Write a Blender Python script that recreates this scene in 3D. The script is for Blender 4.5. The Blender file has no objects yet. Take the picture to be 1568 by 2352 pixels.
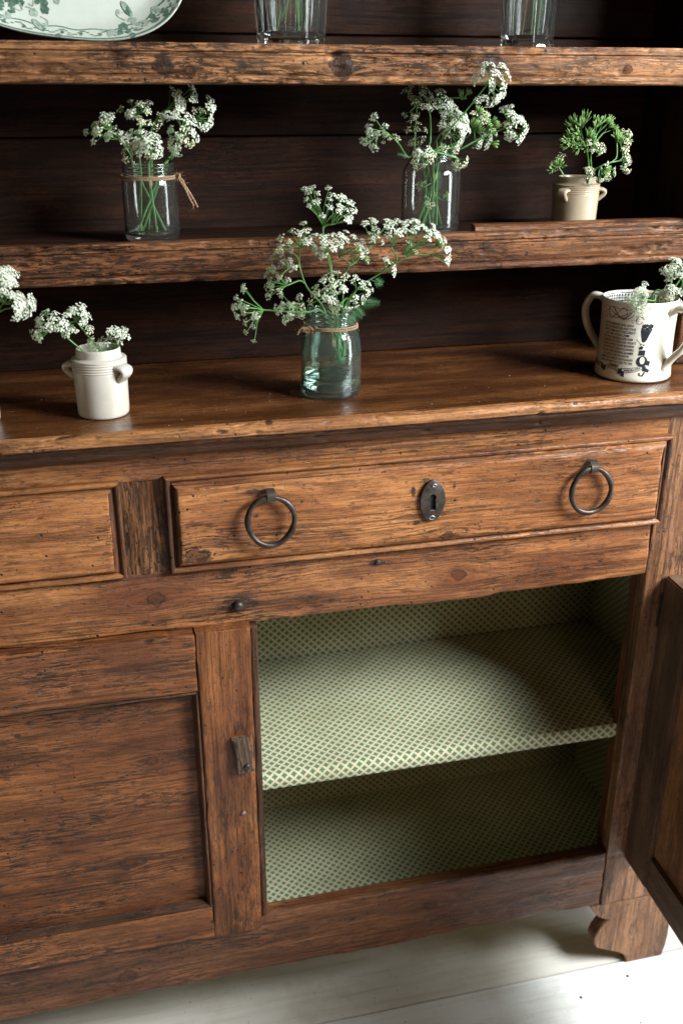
import bpy, math, random
import numpy as np
from mathutils import Vector, Matrix
rng = random.Random(7)
S = bpy.context.scene
C = S.collection

# ------------------------------------------------------------------ camera
CY, CP, CR = math.radians(13.5233), math.radians(23.2743), math.radians(0.0691)
CLOC = Vector((-0.29375, -0.9518, 1.20384))
FPX = 2244.0                      # focal length in units of a 1568 x 2352 picture
fw = Vector((math.sin(CY)*math.cos(CP), math.cos(CY)*math.cos(CP), -math.sin(CP)))
r0 = Vector((math.cos(CY), -math.sin(CY), 0)); u0 = r0.cross(fw)
rt = r0*math.cos(CR) + u0*math.sin(CR); up = u0*math.cos(CR) - r0*math.sin(CR)
cd = bpy.data.cameras.new('camera'); cam = bpy.data.objects.new('camera', cd); C.objects.link(cam)
cam.matrix_world = Matrix(((rt.x, up.x, -fw.x, CLOC.x), (rt.y, up.y, -fw.y, CLOC.y), (rt.z, up.z, -fw.z, CLOC.z), (0, 0, 0, 1)))
cd.sensor_fit = 'VERTICAL'; cd.sensor_height = 36; cd.sensor_width = 24
cd.lens = FPX/2352*36
cd.clip_start = .02; cd.clip_end = 60
cd.dof.use_dof = True; cd.dof.focus_distance = 1.06; cd.dof.aperture_fstop = 5.0
S.camera = cam

# ------------------------------------------------------------------ light
W = bpy.data.worlds.new('World'); S.world = W; W.use_nodes = True
W.node_tree.nodes['Background'].inputs['Color'].default_value = (1.0, .68, .38, 1)
W.node_tree.nodes['Background'].inputs['Strength'].default_value = .040

def window_lamp(name, loc, aim, sx, sy, power, col):
    L = bpy.data.lights.new(name, 'AREA'); L.shape = 'RECTANGLE'; L.size = sx; L.size_y = sy
    L.energy = power; L.color = col
    o = bpy.data.objects.new(name, L); C.objects.link(o); o.location = loc
    o.rotation_euler = (Vector(aim)-Vector(loc)).to_track_quat('-Z', 'Y').to_euler()
    return o
window_lamp('window_light', (1.11, -1.12, 1.72), (.0, .0, .60), .40, .55, 43, (.90, .97, 1.0))
window_lamp('window_light', (1.34, -.86, 1.72), (.0, .0, .60), .40, .55, 43, (.90, .97, 1.0))
window_lamp('side_window_light', (1.62, -.62, 1.05), (.30, -.10, 1.0), .34, 1.5, 19, (.90, .97, 1.0))
window_lamp('room_light', (.02, -2.7, 1.75), (.0, .0, .7), .9, .8, 4.5, (1.0, .70, .40))

S.view_settings.view_transform = 'Standard'; S.view_settings.look = 'None'
S.view_settings.exposure = .2; S.view_settings.gamma = 1
S.view_settings.use_curve_mapping = False

# ------------------------------------------------------------------ helpers
def at(px, py, Y):
    """world point on the plane y = Y seen at (px, py) of a 1568 x 2352 picture"""
    d = fw + rt*((px-784)/FPX) - up*((py-1176)/FPX)
    return CLOC + d*((Y-CLOC.y)/d.y)

def hsh(i, j, k):
    n = (i*374761393 + j*668265263 + k*2147483647 + 1013904223) & 0xffffffff
    n = ((n ^ (n >> 13))*1274126177) & 0xffffffff
    n = ((n ^ (n >> 15))*2246822519) & 0xffffffff
    return ((n ^ (n >> 16)) & 0xffff)/32767.5 - 1
def vn(x, y, z=0.):
    x, y, z = np.broadcast_arrays(np.asarray(x, float), np.asarray(y, float), np.asarray(z, float))
    i, j, k = np.floor(x).astype(np.int64), np.floor(y).astype(np.int64), np.floor(z).astype(np.int64)
    f, g, h = x-i, y-j, z-k
    f, g, h = f*f*(3-2*f), g*g*(3-2*g), h*h*(3-2*h)
    out = 0
    for a in (0, 1):
        for b in (0, 1):
            for c in (0, 1):
                out = out + hsh(i+a, j+b, k+c)*(f if a else 1-f)*(g if b else 1-g)*(h if c else 1-h)
    return out
def fbm(x, y, z=0., o=3):
    s, a = 0, 1.
    for q in range(o):
        s = s + a*vn(np.asarray(x)*2**q + 17.3*q, np.asarray(y)*2**q + 5.1*q, np.asarray(z)*2**q)
        a *= .5
    return s

def chipped(a, b, side):
    return .30*fbm(a*.4, b, 0, 3) - 2.2*side*np.clip(fbm(a, b, 3.3, 3)-.62, 0, 1)

def gouges(A, B, a0, a1, b0, b1, n, seed, depth, long=.3):
    """dents and splits on a board: returns (depth field, dirt field) over along A, across B"""
    r = random.Random(int(seed*977)+n); D = np.zeros_like(A); Wr = np.zeros_like(A)
    brk = .75+.5*fbm(A*150, B*300, seed, 2)
    for k in range(n):
        a = r.uniform(a0, a1); u = r.random()
        b = r.uniform(b0, b1) if u < .55 else (b0 if r.random() < .5 else b1)+r.uniform(-.003, .003)
        if r.random() < long: ra, rb = r.uniform(.012, .045), r.uniform(.0011, .0018)
        else: ra, rb = r.uniform(.002, .009), r.uniform(.0014, .0036)
        t = r.uniform(-.12, .12); d = r.uniform(.35, 1.)**2*depth*(1.5 if u >= .55 else 1)
        m = (np.abs(A-a) < ra*2.5)
        q = np.exp(-(((A-a)/ra)**2+(((B-b)-t*(A-a))/rb)**2)**1.5)*m
        D = np.maximum(D, q*d*brk); Wr = np.maximum(Wr, q*brk*r.uniform(.5, 1.1))
    return D, Wr
def set_wear(o, w):
    at_ = o.data.attributes.new('wear', 'FLOAT', 'POINT'); a = np.zeros(len(o.data.vertices), np.float32)
    w = np.asarray(w, np.float32).ravel(); a[:len(w)] = w; at_.data.foreach_set('value', a)

def link(name, me, mat=None, parent=None, smooth=30):
    if mat is not None:
        for m in (mat if isinstance(mat, (list, tuple)) else [mat]): me.materials.append(m)
    if smooth:
        me.shade_smooth(); me.set_sharp_from_angle(angle=math.radians(smooth))
    o = bpy.data.objects.new(name, me); C.objects.link(o)
    if parent is not None: o.parent = parent
    return o
def mesh(name, V, F, mi=None, uv=None):
    me = bpy.data.meshes.new(name)
    me.from_pydata([tuple(map(float, v)) for v in V], [], [tuple(f) for f in F])
    if mi is not None: me.polygons.foreach_set('material_index', mi)
    if uv is not None:
        l = me.uv_layers.new(name='UVMap')
        vi = np.empty(len(me.loops), int); me.loops.foreach_get('vertex_index', vi)
        l.data.foreach_set('uv', np.asarray(uv, float)[vi].ravel())
    me.update(); return me
def thing(name, label, cat, loc=(0, 0, 0), group=None):
    o = bpy.data.objects.new(name, None); C.objects.link(o); o.location = loc
    o.empty_display_size = .02
    o['label'] = label; o['category'] = cat
    if group: o['group'] = group
    return o

def grid_faces(nu, nv, wrap=False, off=0, flip=False):
    F = []
    for i in range(nu if wrap else nu-1):
        for j in range(nv-1):
            a, b = off+i*nv+j, off+((i+1) % nu)*nv+j
            f = (a, b, b+1, a+1)
            F.append(f[::-1] if flip else f)
    return F

def front_board(name, x0, x1, z0, z1, yf, mat, parent, step=.0028, th=.02, edge=.0025, worn=.0008, rag=.0008,
                fn=None, seed=0., grain='x', ox=0., oz=0., gouge=1.):
    """a board facing -y: dense worn front, rounded arrises, sides and back"""
    nx = max(3, int((x1-x0)/step)+1); nz = max(3, int((z1-z0)/step)+1)
    def ax(a, b, n):
        t = np.linspace(a, b, n)
        e = np.array([.0006, .0014])
        return np.concatenate([[a], a+e, t[1:-1][(t[1:-1] > a+.002) & (t[1:-1] < b-.002)], b-e[::-1], [b]])
    xs, zs = ax(x0, x1, nx), ax(z0, z1, nz); nx, nz = len(xs), len(zs)
    X, Z = np.meshgrid(xs, zs, indexing='ij')
    d = np.minimum(np.minimum(X-x0, x1-X), np.minimum(Z-z0, z1-Z))
    er = edge*(1+.9*fbm(X*22+seed, Z*22, seed*3.1, 2)); er = np.maximum(er, .0006)
    dd = np.clip(d, 0, er)
    Yv = yf + er - np.sqrt(np.maximum(er**2-(er-dd)**2, 0))
    g = (9, 60) if grain == 'x' else (60, 9)
    Yv = Yv + worn*fbm(X*g[0]+seed*7, Z*g[1], seed, 3) + worn*1.2*fbm(X*5, Z*5, seed+9, 2)
    ding = fbm(X*30, Z*55, seed+4, 2); Yv = Yv + np.clip(ding-.75, 0, 1)*worn*3
    ng = int((x1-x0)*(z1-z0)*420)+4 if gouge else 0
    gd, gw = gouges(X if grain == 'x' else Z, Z if grain == 'x' else X, *((x0, x1, z0, z1) if grain == 'x' else (z0, z1, x0, x1)), ng, seed+.5, .0016*gouge)
    Yv = Yv + gd
    if fn is not None: X, Yv, Z = fn(X, Yv, Z)
    w = np.clip(1-d/.012, 0, 1)
    X2 = X + rag*w*chipped(Z*85+seed, seed+.3*np.sign(X-(x0+x1)/2), np.sign(X-(x0+x1)/2))*np.where(np.minimum(X-x0, x1-X) < .012, 1, 0)
    Z2 = Z + rag*w*chipped(X*85+seed, seed+5+.3*np.sign(Z-(z0+z1)/2), np.sign(Z-(z0+z1)/2))*np.where(np.minimum(Z-z0, z1-Z) < .012, 1, 0)
    V = list(np.stack([X2-ox, Yv, Z2-oz], -1).reshape(-1, 3))
    F = grid_faces(nx, nz)
    ring = [i*nz for i in range(nx)] + [(nx-1)*nz+j for j in range(1, nz)] + [i*nz+nz-1 for i in range(nx-2, -1, -1)] + [j for j in range(nz-2, 0, -1)]
    n0 = len(V); n = len(ring)
    V += [V[i].copy() for i in ring]
    for i in ring:
        q = V[i].copy(); q[1] = yf+th; V.append(q)
    for k in range(n):
        F.append((n0+k, n0+n+k, n0+n+(k+1) % n, n0+(k+1) % n))
    F.append(tuple(n0+n+k for k in range(n)))
    o = link(name, mesh(name, V, F), mat, parent, 40)
    if gouge: set_wear(o, gw)
    return o

def resample(P, step):
    out = []
    for a, b in zip(P[:-1], P[1:]):
        n = max(1, int(math.hypot(b[0]-a[0], b[1]-a[1])/step))
        for k in range(n): out.append((a[0]+(b[0]-a[0])*k/n, a[1]+(b[1]-a[1])*k/n))
    out.append(P[-1]); return np.array(out)

def x_mould(name, prof, x0, x1, mat, parent, step=.003, ps=.0022, worn=.0006, wave=.0, seed=0., uvs=False, closed=True, smooth=45, chip=0., gouge=0):
    """profile [(y, z)] swept along x with wear; closed back to its start"""
    P = resample(list(prof)+([prof[0]] if closed else []), ps)
    if closed: P = P[:-1]
    nx = max(2, int((x1-x0)/step)+1); xs = np.linspace(x0, x1, nx); npf = len(P)
    X = np.repeat(xs[:, None], npf, 1); Yv = np.repeat(P[None, :, 0], nx, 0); Z = np.repeat(P[None, :, 1], nx, 0)
    if worn:
        Y0, Z0 = Yv.copy(), Z.copy()
        Yv = Yv + worn*.45*fbm(X*11+seed, Y0*90+Z0*110, seed, 3) + worn*.4*fbm(X*60, Z0*160+seed, 2.2, 3)
        Z = Z + worn*.35*fbm(X*11+seed, Y0*90+Z0*110, seed+20, 3)
        if gouge:
            gd, gw = gouges(X, Z0, x0, x1, P[:, 1].min(), P[:, 1].max(), int((x1-x0)*gouge), seed+.7, .0034)
            Yv = Yv + np.where(Y0 < P[:, 0].max()-.004, gd, 0)
        if chip:
            c = np.clip(fbm(X*38+seed, Z0*90, seed+3, 3)-.55, 0, 1)
            Yv = Yv + chip*c
    if wave: Z = Z + wave*fbm(X*4+seed, 0, 0, 2)
    V = np.stack([X, Yv, Z], -1).reshape(-1, 3)
    F = grid_faces(nx, npf, flip=False)
    if closed:
        for i in range(nx-1): F.append((i*npf+npf-1, (i+1)*npf+npf-1, (i+1)*npf, i*npf))
        F.append(tuple(range(npf))[::-1]); F.append(tuple((nx-1)*npf+k for k in range(npf)))
    uv = None
    if uvs:
        s = np.concatenate([[0], np.cumsum(np.hypot(*np.diff(P, axis=0).T))])
        uv = np.stack([X, np.repeat(s[None], nx, 0)], -1).reshape(-1, 2)
    o = link(name, mesh(name, V, F, uv=uv), mat, parent, smooth)
    if worn and gouge: set_wear(o, gw)
    return o

def box(name, a, b, mat, parent=None, bev=.0015, mats=None):
    x0, y0, z0 = a; x1, y1, z1 = b
    import bmesh
    bm = bmesh.new()
    bmesh.ops.create_cube(bm, size=1, matrix=Matrix.Translation(((x0+x1)/2, (y0+y1)/2, (z0+z1)/2)) @ Matrix.Diagonal((x1-x0, y1-y0, z1-z0, 1)))
    if bev: bmesh.ops.bevel(bm, geom=bm.edges[:], offset=bev, segments=2, affect='EDGES')
    me = bpy.data.meshes.new(name); bm.to_mesh(me); bm.free()
    return link(name, me, mat, parent, 40)

def frames(P):
    P = [Vector(p) for p in P]; T = []
    for i in range(len(P)):
        t = P[min(i+1, len(P)-1)]-P[max(i-1, 0)]; T.append(t.normalized() if t.length > 1e-9 else Vector((0, 0, 1)))
    n = T[0].orthogonal().normalized(); out = []
    for t in T:
        n = (n-t*n.dot(t)); n = n.normalized() if n.length > 1e-6 else t.orthogonal().normalized()
        out.append((n.copy(), t.cross(n)))
    return P, out
def tube(V, F, P, R, n=6, cap=True, flat=None):
    """append a tube; R radius or list; flat = (a, b) ellipse factors"""
    P, fr = frames(P); off = len(V)
    for i, p in enumerate(P):
        r = R[i] if isinstance(R, (list, tuple)) else R
        for k in range(n):
            a = 2*math.pi*k/n
            ca, sb = math.cos(a), math.sin(a)
            if flat: ca *= flat[0]; sb *= flat[1]
            V.append(p + fr[i][0]*(ca*r) + fr[i][1]*(sb*r))
    for i in range(len(P)-1):
        for k in range(n):
            F.append((off+i*n+k, off+i*n+(k+1) % n, off+(i+1)*n+(k+1) % n, off+(i+1)*n+k))
    if cap:
        F.append(tuple(off+k for k in range(n))[::-1]); F.append(tuple(off+(len(P)-1)*n+k for k in range(n)))
def smooth_path(P, n=6):
    P = [Vector(p) for p in P]
    if len(P) < 3: return [P[0].lerp(P[-1], k/n) for k in range(n+1)]
    Q = [P[0]*2-P[1]]+P+[P[-1]*2-P[-2]]; out = []
    for i in range(1, len(Q)-2):
        for k in range(n):
            t = k/n; a, b, c, d = Q[i-1], Q[i], Q[i+1], Q[i+2]
            out.append(.5*((2*b)+(c-a)*t+(2*a-5*b+4*c-d)*t*t+(3*b-a-3*c+d)*t**3))
    out.append(P[-1]); return out
def lathe(name, prof, mat, parent=None, n=72, wob=0., smooth=50, facet=None, loc=(0, 0, 0)):
    V, F = [], []; m = len(prof)
    for i in range(n):
        a = 2*math.pi*i/n
        for r, z in prof:
            k = 1.
            if facet: k = facet(a, r, z)
            V.append((loc[0]+r*k*math.cos(a), loc[1]+r*k*math.sin(a), loc[2]+z + wob*math.sin(2*a+z*9)))
    for i in range(n):
        for j in range(m-1):
            a, b = i*m+j, ((i+1) % n)*m+j
            F.append((a, b, b+1, a+1))
    if prof[0][0] > 1e-6: F.append(tuple(i*m for i in range(n))[::-1])
    if prof[-1][0] > 1e-6: F.append(tuple(i*m+m-1 for i in range(n)))
    me = mesh(name, V, F)
    import bmesh
    bm = bmesh.new(); bm.from_mesh(me); bmesh.ops.remove_doubles(bm, verts=bm.verts, dist=1e-6)
    bmesh.ops.recalc_face_normals(bm, faces=bm.faces); bm.to_mesh(me); bm.free()
    return link(name, me, mat, parent, smooth)
def round_prof(P, n=4, rad=.002):
    """round the inner corners of an (r, z) profile"""
    out = [P[0]]
    for a, b, c in zip(P[:-2], P[1:-1], P[2:]):
        A, B, Cc = Vector(a), Vector(b), Vector(c)
        d1, d2 = (A-B), (Cc-B); r = min(rad, d1.length*.45, d2.length*.45)
        if r < 1e-5: out.append(b); continue
        p, q = B+d1.normalized()*r, B+d2.normalized()*r
        for k in range(n+1):
            t = k/n; out.append(tuple(p*(1-t)**2+B*2*t*(1-t)+q*t*t))
    out.append(P[-1]); return out

# ------------------------------------------------------------------ materials
class NT:
    def __init__(s, name):
        s.m = bpy.data.materials.new(name); s.m.use_nodes = True; s.t = s.m.node_tree
        s.b = s.t.nodes['Principled BSDF']
    def n(s, typ, ins=None, **kw):
        o = s.t.nodes.new(typ)
        for k, v in kw.items(): setattr(o, k, v)
        for k, v in (ins or {}).items():
            if hasattr(v, 'is_linked') or hasattr(v, 'links'): s.t.links.new(v, o.inputs[k])
            else: o.inputs[k].default_value = v
        return o
    def math(s, op, a, b=0., c=0., clamp=False):
        o = s.n('ShaderNodeMath', {0: a, 1: b, 2: c}, operation=op); o.use_clamp = clamp; return o.outputs[0]
    def mix(s, f, a, b, blend='MIX'):
        o = s.n('ShaderNodeMix', data_type='RGBA', blend_type=blend)
        for k, v in ((0, f), (6, a), (7, b)):
            if hasattr(v, 'links'): s.t.links.new(v, o.inputs[k])
            else: o.inputs[k].default_value = (*v, 1) if isinstance(v, tuple) and len(v) == 3 else v
        return o.outputs[2]
    def ramp(s, f, stops):
        o = s.n('ShaderNodeValToRGB', {0: f}); e = o.color_ramp.elements
        while len(e) < len(stops): e.new(.5)
        for q, (p, c) in zip(e, stops):
            q.position = p; q.color = (*c, 1) if isinstance(c, tuple) else (c, c, c, 1)
        return o.outputs[0]
    def sm(s, v, lo, hi):
        o = s.n('ShaderNodeMapRange', {0: v, 1: lo, 2: hi, 3: 0., 4: 1.}, interpolation_type='SMOOTHSTEP'); return o.outputs[0]
    def noise(s, vec, scale=1., detail=3., rough=.5, dist=0.):
        return s.n('ShaderNodeTexNoise', {'Vector': vec, 'Scale': scale, 'Detail': detail, 'Roughness': rough, 'Distortion': dist}).outputs[0]
    def set(s, **kw):
        for k, v in kw.items():
            k = k.replace('_', ' ')
            if hasattr(v, 'links'): s.t.links.new(v, s.b.inputs[k])
            else: s.b.inputs[k].default_value = (*v, 1) if isinstance(v, tuple) and len(v) == 3 else v
        return s.m

def wood(name, axis='x', light=(.36, .165, .065), mid=(.23, .092, .034), red=(.135, .040, .015), dark=(.020, .011, .007),
         streak=.5, grime=.45, redness=.4, holes=.5, rough=.40, spots=(), knots=(), bump=.6, fine=1., spec=.28):
    """aged waxed pine, grain along one axis; streak / grime / redness 0..1"""
    N = NT(name)
    co = N.n('ShaderNodeTexCoord').outputs['Object']
    rn = N.n('ShaderNodeObjectInfo').outputs['Random']
    off = N.n('ShaderNodeVectorMath', {0: co, 1: N.n('ShaderNodeCombineXYZ', {0: N.math('MULTIPLY', rn, 7.), 1: N.math('MULTIPLY', rn, 13.), 2: N.math('MULTIPLY', rn, 5.)}).outputs[0]}, operation='ADD').outputs[0]
    if knots:                                  # growth lines sweep round the knots
        s0 = N.n('ShaderNodeSeparateXYZ', {0: co}); push = 0.
        for (kx, kz, rr) in knots:
            ex = N.math('DIVIDE', N.math('SUBTRACT', s0.outputs[0], kx), rr*3.2); dz = N.math('SUBTRACT', s0.outputs[2], kz); ez = N.math('DIVIDE', dz, rr*1.6)
            gs = N.math('EXPONENT', N.math('MULTIPLY', N.math('ADD', N.math('MULTIPLY', ex, ex), N.math('MULTIPLY', ez, ez)), -1.))
            push = N.math('ADD', push, N.math('MULTIPLY', N.math('MULTIPLY', dz, gs), -.8))
        off = N.n('ShaderNodeVectorMath', {0: off, 1: N.n('ShaderNodeCombineXYZ', {2: push}).outputs[0]}, operation='ADD').outputs[0]
    # slow wander of the grain across the board
    wn = N.n('ShaderNodeTexNoise', {'Vector': off, 'Scale': 5., 'Detail': 2.}).outputs['Color']
    wv = N.n('ShaderNodeVectorMath', {0: wn, 1: (.5, .5, .5)}, operation='SUBTRACT').outputs[0]
    wv = N.n('ShaderNodeVectorMath', {0: wv, 'Scale': .012}, operation='SCALE').outputs[0]
    off = N.n('ShaderNodeVectorMath', {0: off, 1: wv}, operation='ADD').outputs[0]
    def st(al, ac):
        v = [ac, ac, ac]; v['xyz'.index(axis)] = al
        return N.n('ShaderNodeVectorMath', {0: off, 1: tuple(v)}, operation='MULTIPLY').outputs[0]
    n1 = N.noise(st(5, 30), 1, 6, .62)
    col = N.ramp(n1, [(.30, tuple(m*.7 for m in mid)), (.45, mid), (.60, light), (.76, tuple(min(1, l*1.15) for l in light))])
    rd = N.sm(N.noise(st(6, 15), 1.3, 4, .6), .62-.3*redness, .78-.25*redness)
    col = N.mix(N.math('MULTIPLY', rd, .8), col, red)
    # long dark growth lines, strong in some bands of the board and faint in others
    band = N.sm(N.noise(st(2.5, 34), 1, 4, .6), .38, .64)
    ring = N.noise(st(2.2, 330), 1, 4, .58)
    rl = N.math('MULTIPLY', N.sm(ring, .485, .575), N.math('MULTIPLY_ADD', band, .58*fine, .12*fine))
    col = N.mix(rl, col, tuple(m*.17 for m in mid))
    fg = N.noise(st(12, 760), 1, 3, .6)
    col = N.mix(N.math('MULTIPLY', N.sm(fg, .50, .64), .42*fine), col, tuple(m*.30 for m in mid))
    # darker clouds of old wax and soot
    cl = N.sm(N.noise(st(7, 17), 1, 7, .68), .47, .70)
    col = N.mix(N.math('MULTIPLY', cl, .12+.45*grime), col, tuple(m*.30 for m in mid))
    # black pores: broken dashes that follow the growth lines, gathered in zones
    zone = N.sm(N.noise(st(6, 20), 1, 5, .66), .62-.30*streak, .80-.28*streak)
    ds = N.sm(N.noise(st(50, 420), 1, 5, .66), .530-.06*streak, .560-.06*streak)
    ds2 = N.sm(N.noise(st(140, 380), 1, 4, .62), .585, .615)
    nick = N.sm(N.noise(st(330, 95), 1, 2, .5), .715, .74)
    dash = N.math('MULTIPLY', ds, N.math('MULTIPLY_ADD', zone, .68, .32))
    dash = N.math('MULTIPLY', dash, N.math('MULTIPLY_ADD', N.sm(ring, .38, .50), .35, .65))
    dash = N.math('MAXIMUM', dash, N.math('MULTIPLY', N.math('MAXIMUM', ds2, nick), N.math('MULTIPLY_ADD', zone, .45, .55)))
    grit = N.sm(N.noise(st(420, 560), 1, 4, .65), .60, .63)
    dash = N.math('MAXIMUM', dash, N.math('MULTIPLY', grit, N.math('MULTIPLY_ADD', cl, .6, .15)))
    # ground-in dirt patches
    pn = N.noise(st(17, 55), 1, 9, .72)
    lo = .665-.16*grime
    if spots:
        acc = None
        sep = N.n('ShaderNodeSeparateXYZ', {0: co})
        for (sx, sz, rx, rz, amt) in spots:
            ex = N.math('DIVIDE', N.math('SUBTRACT', sep.outputs[0], sx), rx)
            ez = N.math('DIVIDE', N.math('SUBTRACT', sep.outputs[2], sz), rz)
            d = N.math('SQRT', N.math('ADD', N.math('MULTIPLY', ex, ex), N.math('MULTIPLY', ez, ez)))
            v = N.math('MULTIPLY', N.sm(d, 1.25, .35), amt)
            acc = v if acc is None else N.math('MAXIMUM', acc, v)
        pn = N.math('ADD', pn, acc)
    wr = N.n('ShaderNodeAttribute', attribute_name='wear').outputs['Fac']
    pat = N.math('MAXIMUM', N.sm(pn, lo, lo+.13), N.sm(wr, .30, .75))
    gc = N.mix(N.sm(N.noise(st(160, 300), 1, 2), .5, .75), dark, tuple(d*2.6 for d in dark))
    if knots:
        sep = N.n('ShaderNodeSeparateXYZ', {0: off}); sep2 = N.n('ShaderNodeSeparateXYZ', {0: co})
        for (kx, kz, rr) in knots:
            ex = N.math('SUBTRACT', sep2.outputs[0], kx); ez = N.math('MULTIPLY', N.math('SUBTRACT', sep2.outputs[2], kz), 1.25)
            d = N.math('SQRT', N.math('ADD', N.math('MULTIPLY', ex, ex), N.math('MULTIPLY', ez, ez)))
            d = N.math('ADD', N.math('DIVIDE', d, rr), N.math('MULTIPLY_ADD', N.noise(co, 110, 4), 1.7, -.85))
            col = N.mix(N.math('MULTIPLY', N.sm(d, 1.25, .7), .85), col, tuple(m*.62 for m in red))
            col = N.mix(N.math('MULTIPLY', N.math('MULTIPLY', N.sm(d, .78, .92), N.sm(d, 1.2, 1.0)), .75), col, dark)
    col = N.mix(N.math('MULTIPLY', dash, .93), col, gc)
    col = N.mix(N.math('MULTIPLY', pat, .88), col, gc)
    # worm holes and pin pricks
    hole = None
    if holes:
        vo = N.n('ShaderNodeTexVoronoi', {'Vector': off, 'Scale': 130.})
        keep = N.math('GREATER_THAN', N.n('ShaderNodeSeparateColor', {0: vo.outputs['Color']}).outputs[0], .86-.3*holes)
        hz = N.sm(N.noise(off, 16, 2), .5, .6)
        hole = N.math('MULTIPLY', N.math('MULTIPLY', N.sm(vo.outputs['Distance'], .22, .13), keep), hz)
        col = N.mix(hole, col, tuple(d*.6 for d in dark))
    # fine scratches across
    h = N.math('ADD', N.math('MULTIPLY', fg, -.35), N.math('MULTIPLY', dash, -.7))
    h = N.math('ADD', h, N.math('MULTIPLY', N.noise(off, 240, 3), .35))
    h = N.math('ADD', h, N.math('MULTIPLY', N.math('MULTIPLY', pat, N.noise(off, 420, 2)), 1.0))
    h = N.math('ADD', h, N.math('MULTIPLY', N.noise(st(14, 90), 1, 2), .5))
    if hole is not None: h = N.math('ADD', h, N.math('MULTIPLY', hole, -1.5))
    bp = N.n('ShaderNodeBump', {'Height': h, 'Strength': bump, 'Distance': .0011})
    rg = N.math('ADD', rough, N.math('ADD', N.math('MULTIPLY', pat, -.08), N.math('MULTIPLY_ADD', N.noise(off, 30, 3), .3, -.15)))
    return N.set(Base_Color=col, Roughness=rg, Normal=bp.outputs[0], Specular_IOR_Level=spec)

def plain(name, col, rough=.5, var=.0, vs=40., bump=0., metal=0., spec=.5, trans=0., col2=None, **kw):
    N = NT(name); co = N.n('ShaderNodeTexCoord').outputs['Object']
    c = col
    if var or col2:
        c = N.mix(N.sm(N.noise(co, vs, 5, .6), .35, .7), col, col2 or tuple(x*(1-var) for x in col))
    if bump:
        N.set(Normal=N.n('ShaderNodeBump', {'Height': N.noise(co, vs*2, 4), 'Strength': bump, 'Distance': .0008}).outputs[0])
    N.set(Base_Color=c, Roughness=rough, Metallic=metal, Specular_IOR_Level=spec, **kw)
    return N.m

M = {}
P_L, P_M = (.47, .190, .062), (.31, .110, .034)
M['drawer'] = wood('pine_drawer', 'x', P_L, P_M, streak=.45, grime=.30, redness=.28, holes=.5,
                   spots=[(.034, .7925, .021, .031, .19), (-.146, .818, .032, .009, .18), (.2205, .818, .024, .009, .16), (-.171, .785, .008, .03, .08), (.196, .785, .008, .03, .08), (-.146, .763, .03, .007, .10), (.31, .80, .02, .05, .06), (.013, .805, .003, .008, .22), (.060, .808, .003, .008, .22), (.018, .765, .006, .005, .2)],
                   knots=[(-.226, .752, .012), (.055, .742, .010)])
M['rail'] = wood('pine_rail', 'x', (.40, .160, .054), (.25, .088, .029), streak=.6, grime=.42, redness=.45, holes=.3, knots=[(-.27, .70, .009), (.075, .69, .008)],
                 spots=[(-.182, .682, .036, .016, .20), (-.12, .675, .08, .02, .08), (-.0224, .7166, .014, .007, .25), (-.35, .665, .3, .02, .07)])
M['frieze'] = wood('pine_frieze', 'x', (.37, .152, .050), (.22, .078, .026), streak=.5, grime=.38, redness=.3, spots=[(-.11, .857, .05, .012, .12)])
M['door_h'] = wood('pine_door_rail', 'x', (.30, .106, .033), (.175, .057, .018), streak=.62, grime=.42, redness=.45, holes=.2)
M['panel'] = wood('pine_panel', 'x', (.29, .102, .031), (.165, .053, .016), streak=.66, grime=.40, redness=.45, holes=.15, rough=.46, knots=[(-.33, .345, .010), (-.29, .49, .007)])
M['door_v'] = wood('pine_stile', 'z', (.32, .115, .037), (.19, .063, .020), streak=.5, grime=.36, redness=.5, holes=.2)
M['post'] = wood('pine_post', 'z', (.34, .160, .070), (.21, .088, .037), streak=.6, grime=.45, redness=.25, holes=.3)
M['divider'] = wood('pine_divider', 'z', (.30, .135, .055), (.17, .067, .026), streak=.95, grime=.45, redness=.2, holes=.2)
M['bottom'] = wood('pine_bottom_rail', 'x', (.25, .098, .040), (.14, .052, .021), streak=.6, grime=.45, redness=.45, holes=.4, knots=[(-.345, .165, .011), (.06, .19, .009)])
M['shelf'] = wood('pine_shelf_edge', 'x', (.37, .172, .074), (.225, .096, .039), spec=.16, rough=.5, streak=.78, grime=.52, redness=.25, holes=.9, knots=[(-.05, 1.227, .0075), (-.195, 1.222, .006), (.265, 1.226, .005)],
                  spots=[(-.045, 1.228, .012, .016, .3), (-.22, 1.226, .012, .012, .22), (-.27, 1.238, .03, .012, .15), (.11, 1.232, .012, .01, .25), (-.13, 1.225, .03, .01, .14)])
M['shelf_low'] = wood('pine_worn_shelf_edge', 'x', (.26, .108, .042), (.135, .048, .019), spec=.16, rough=.5, streak=.85, grime=.66, redness=.4, holes=.6)
M['counter'] = wood('waxed_counter', 'x', (.180, .066, .020), (.090, .030, .009), red=(.06, .018, .007), streak=.3, grime=.20, redness=.4, holes=.3, rough=.27, bump=.22, fine=.7, spec=.5)
M['nosing'] = wood('pine_nosing', 'x', (.42, .180, .062), (.27, .105, .036), streak=.5, grime=.30, redness=.1, holes=1.0)
M['mould'] = wood('dark_moulding', 'x', (.13, .055, .026), (.070, .030, .015), streak=.6, grime=.6, redness=.3, holes=.3)
M['mould_v'] = wood('dark_moulding_upright', 'z', (.13, .055, .026), (.070, .030, .015), streak=.6, grime=.55, redness=.3, holes=.2)
M['back'] = wood('dark_back_board', 'x', (.038, .0125, .0052), (.021, .0074, .0034), red=(.012, .005, .003), dark=(.004, .003, .003), streak=.4, grime=.3, redness=.4, holes=0., rough=.7, spec=.12, bump=.3)
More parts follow.
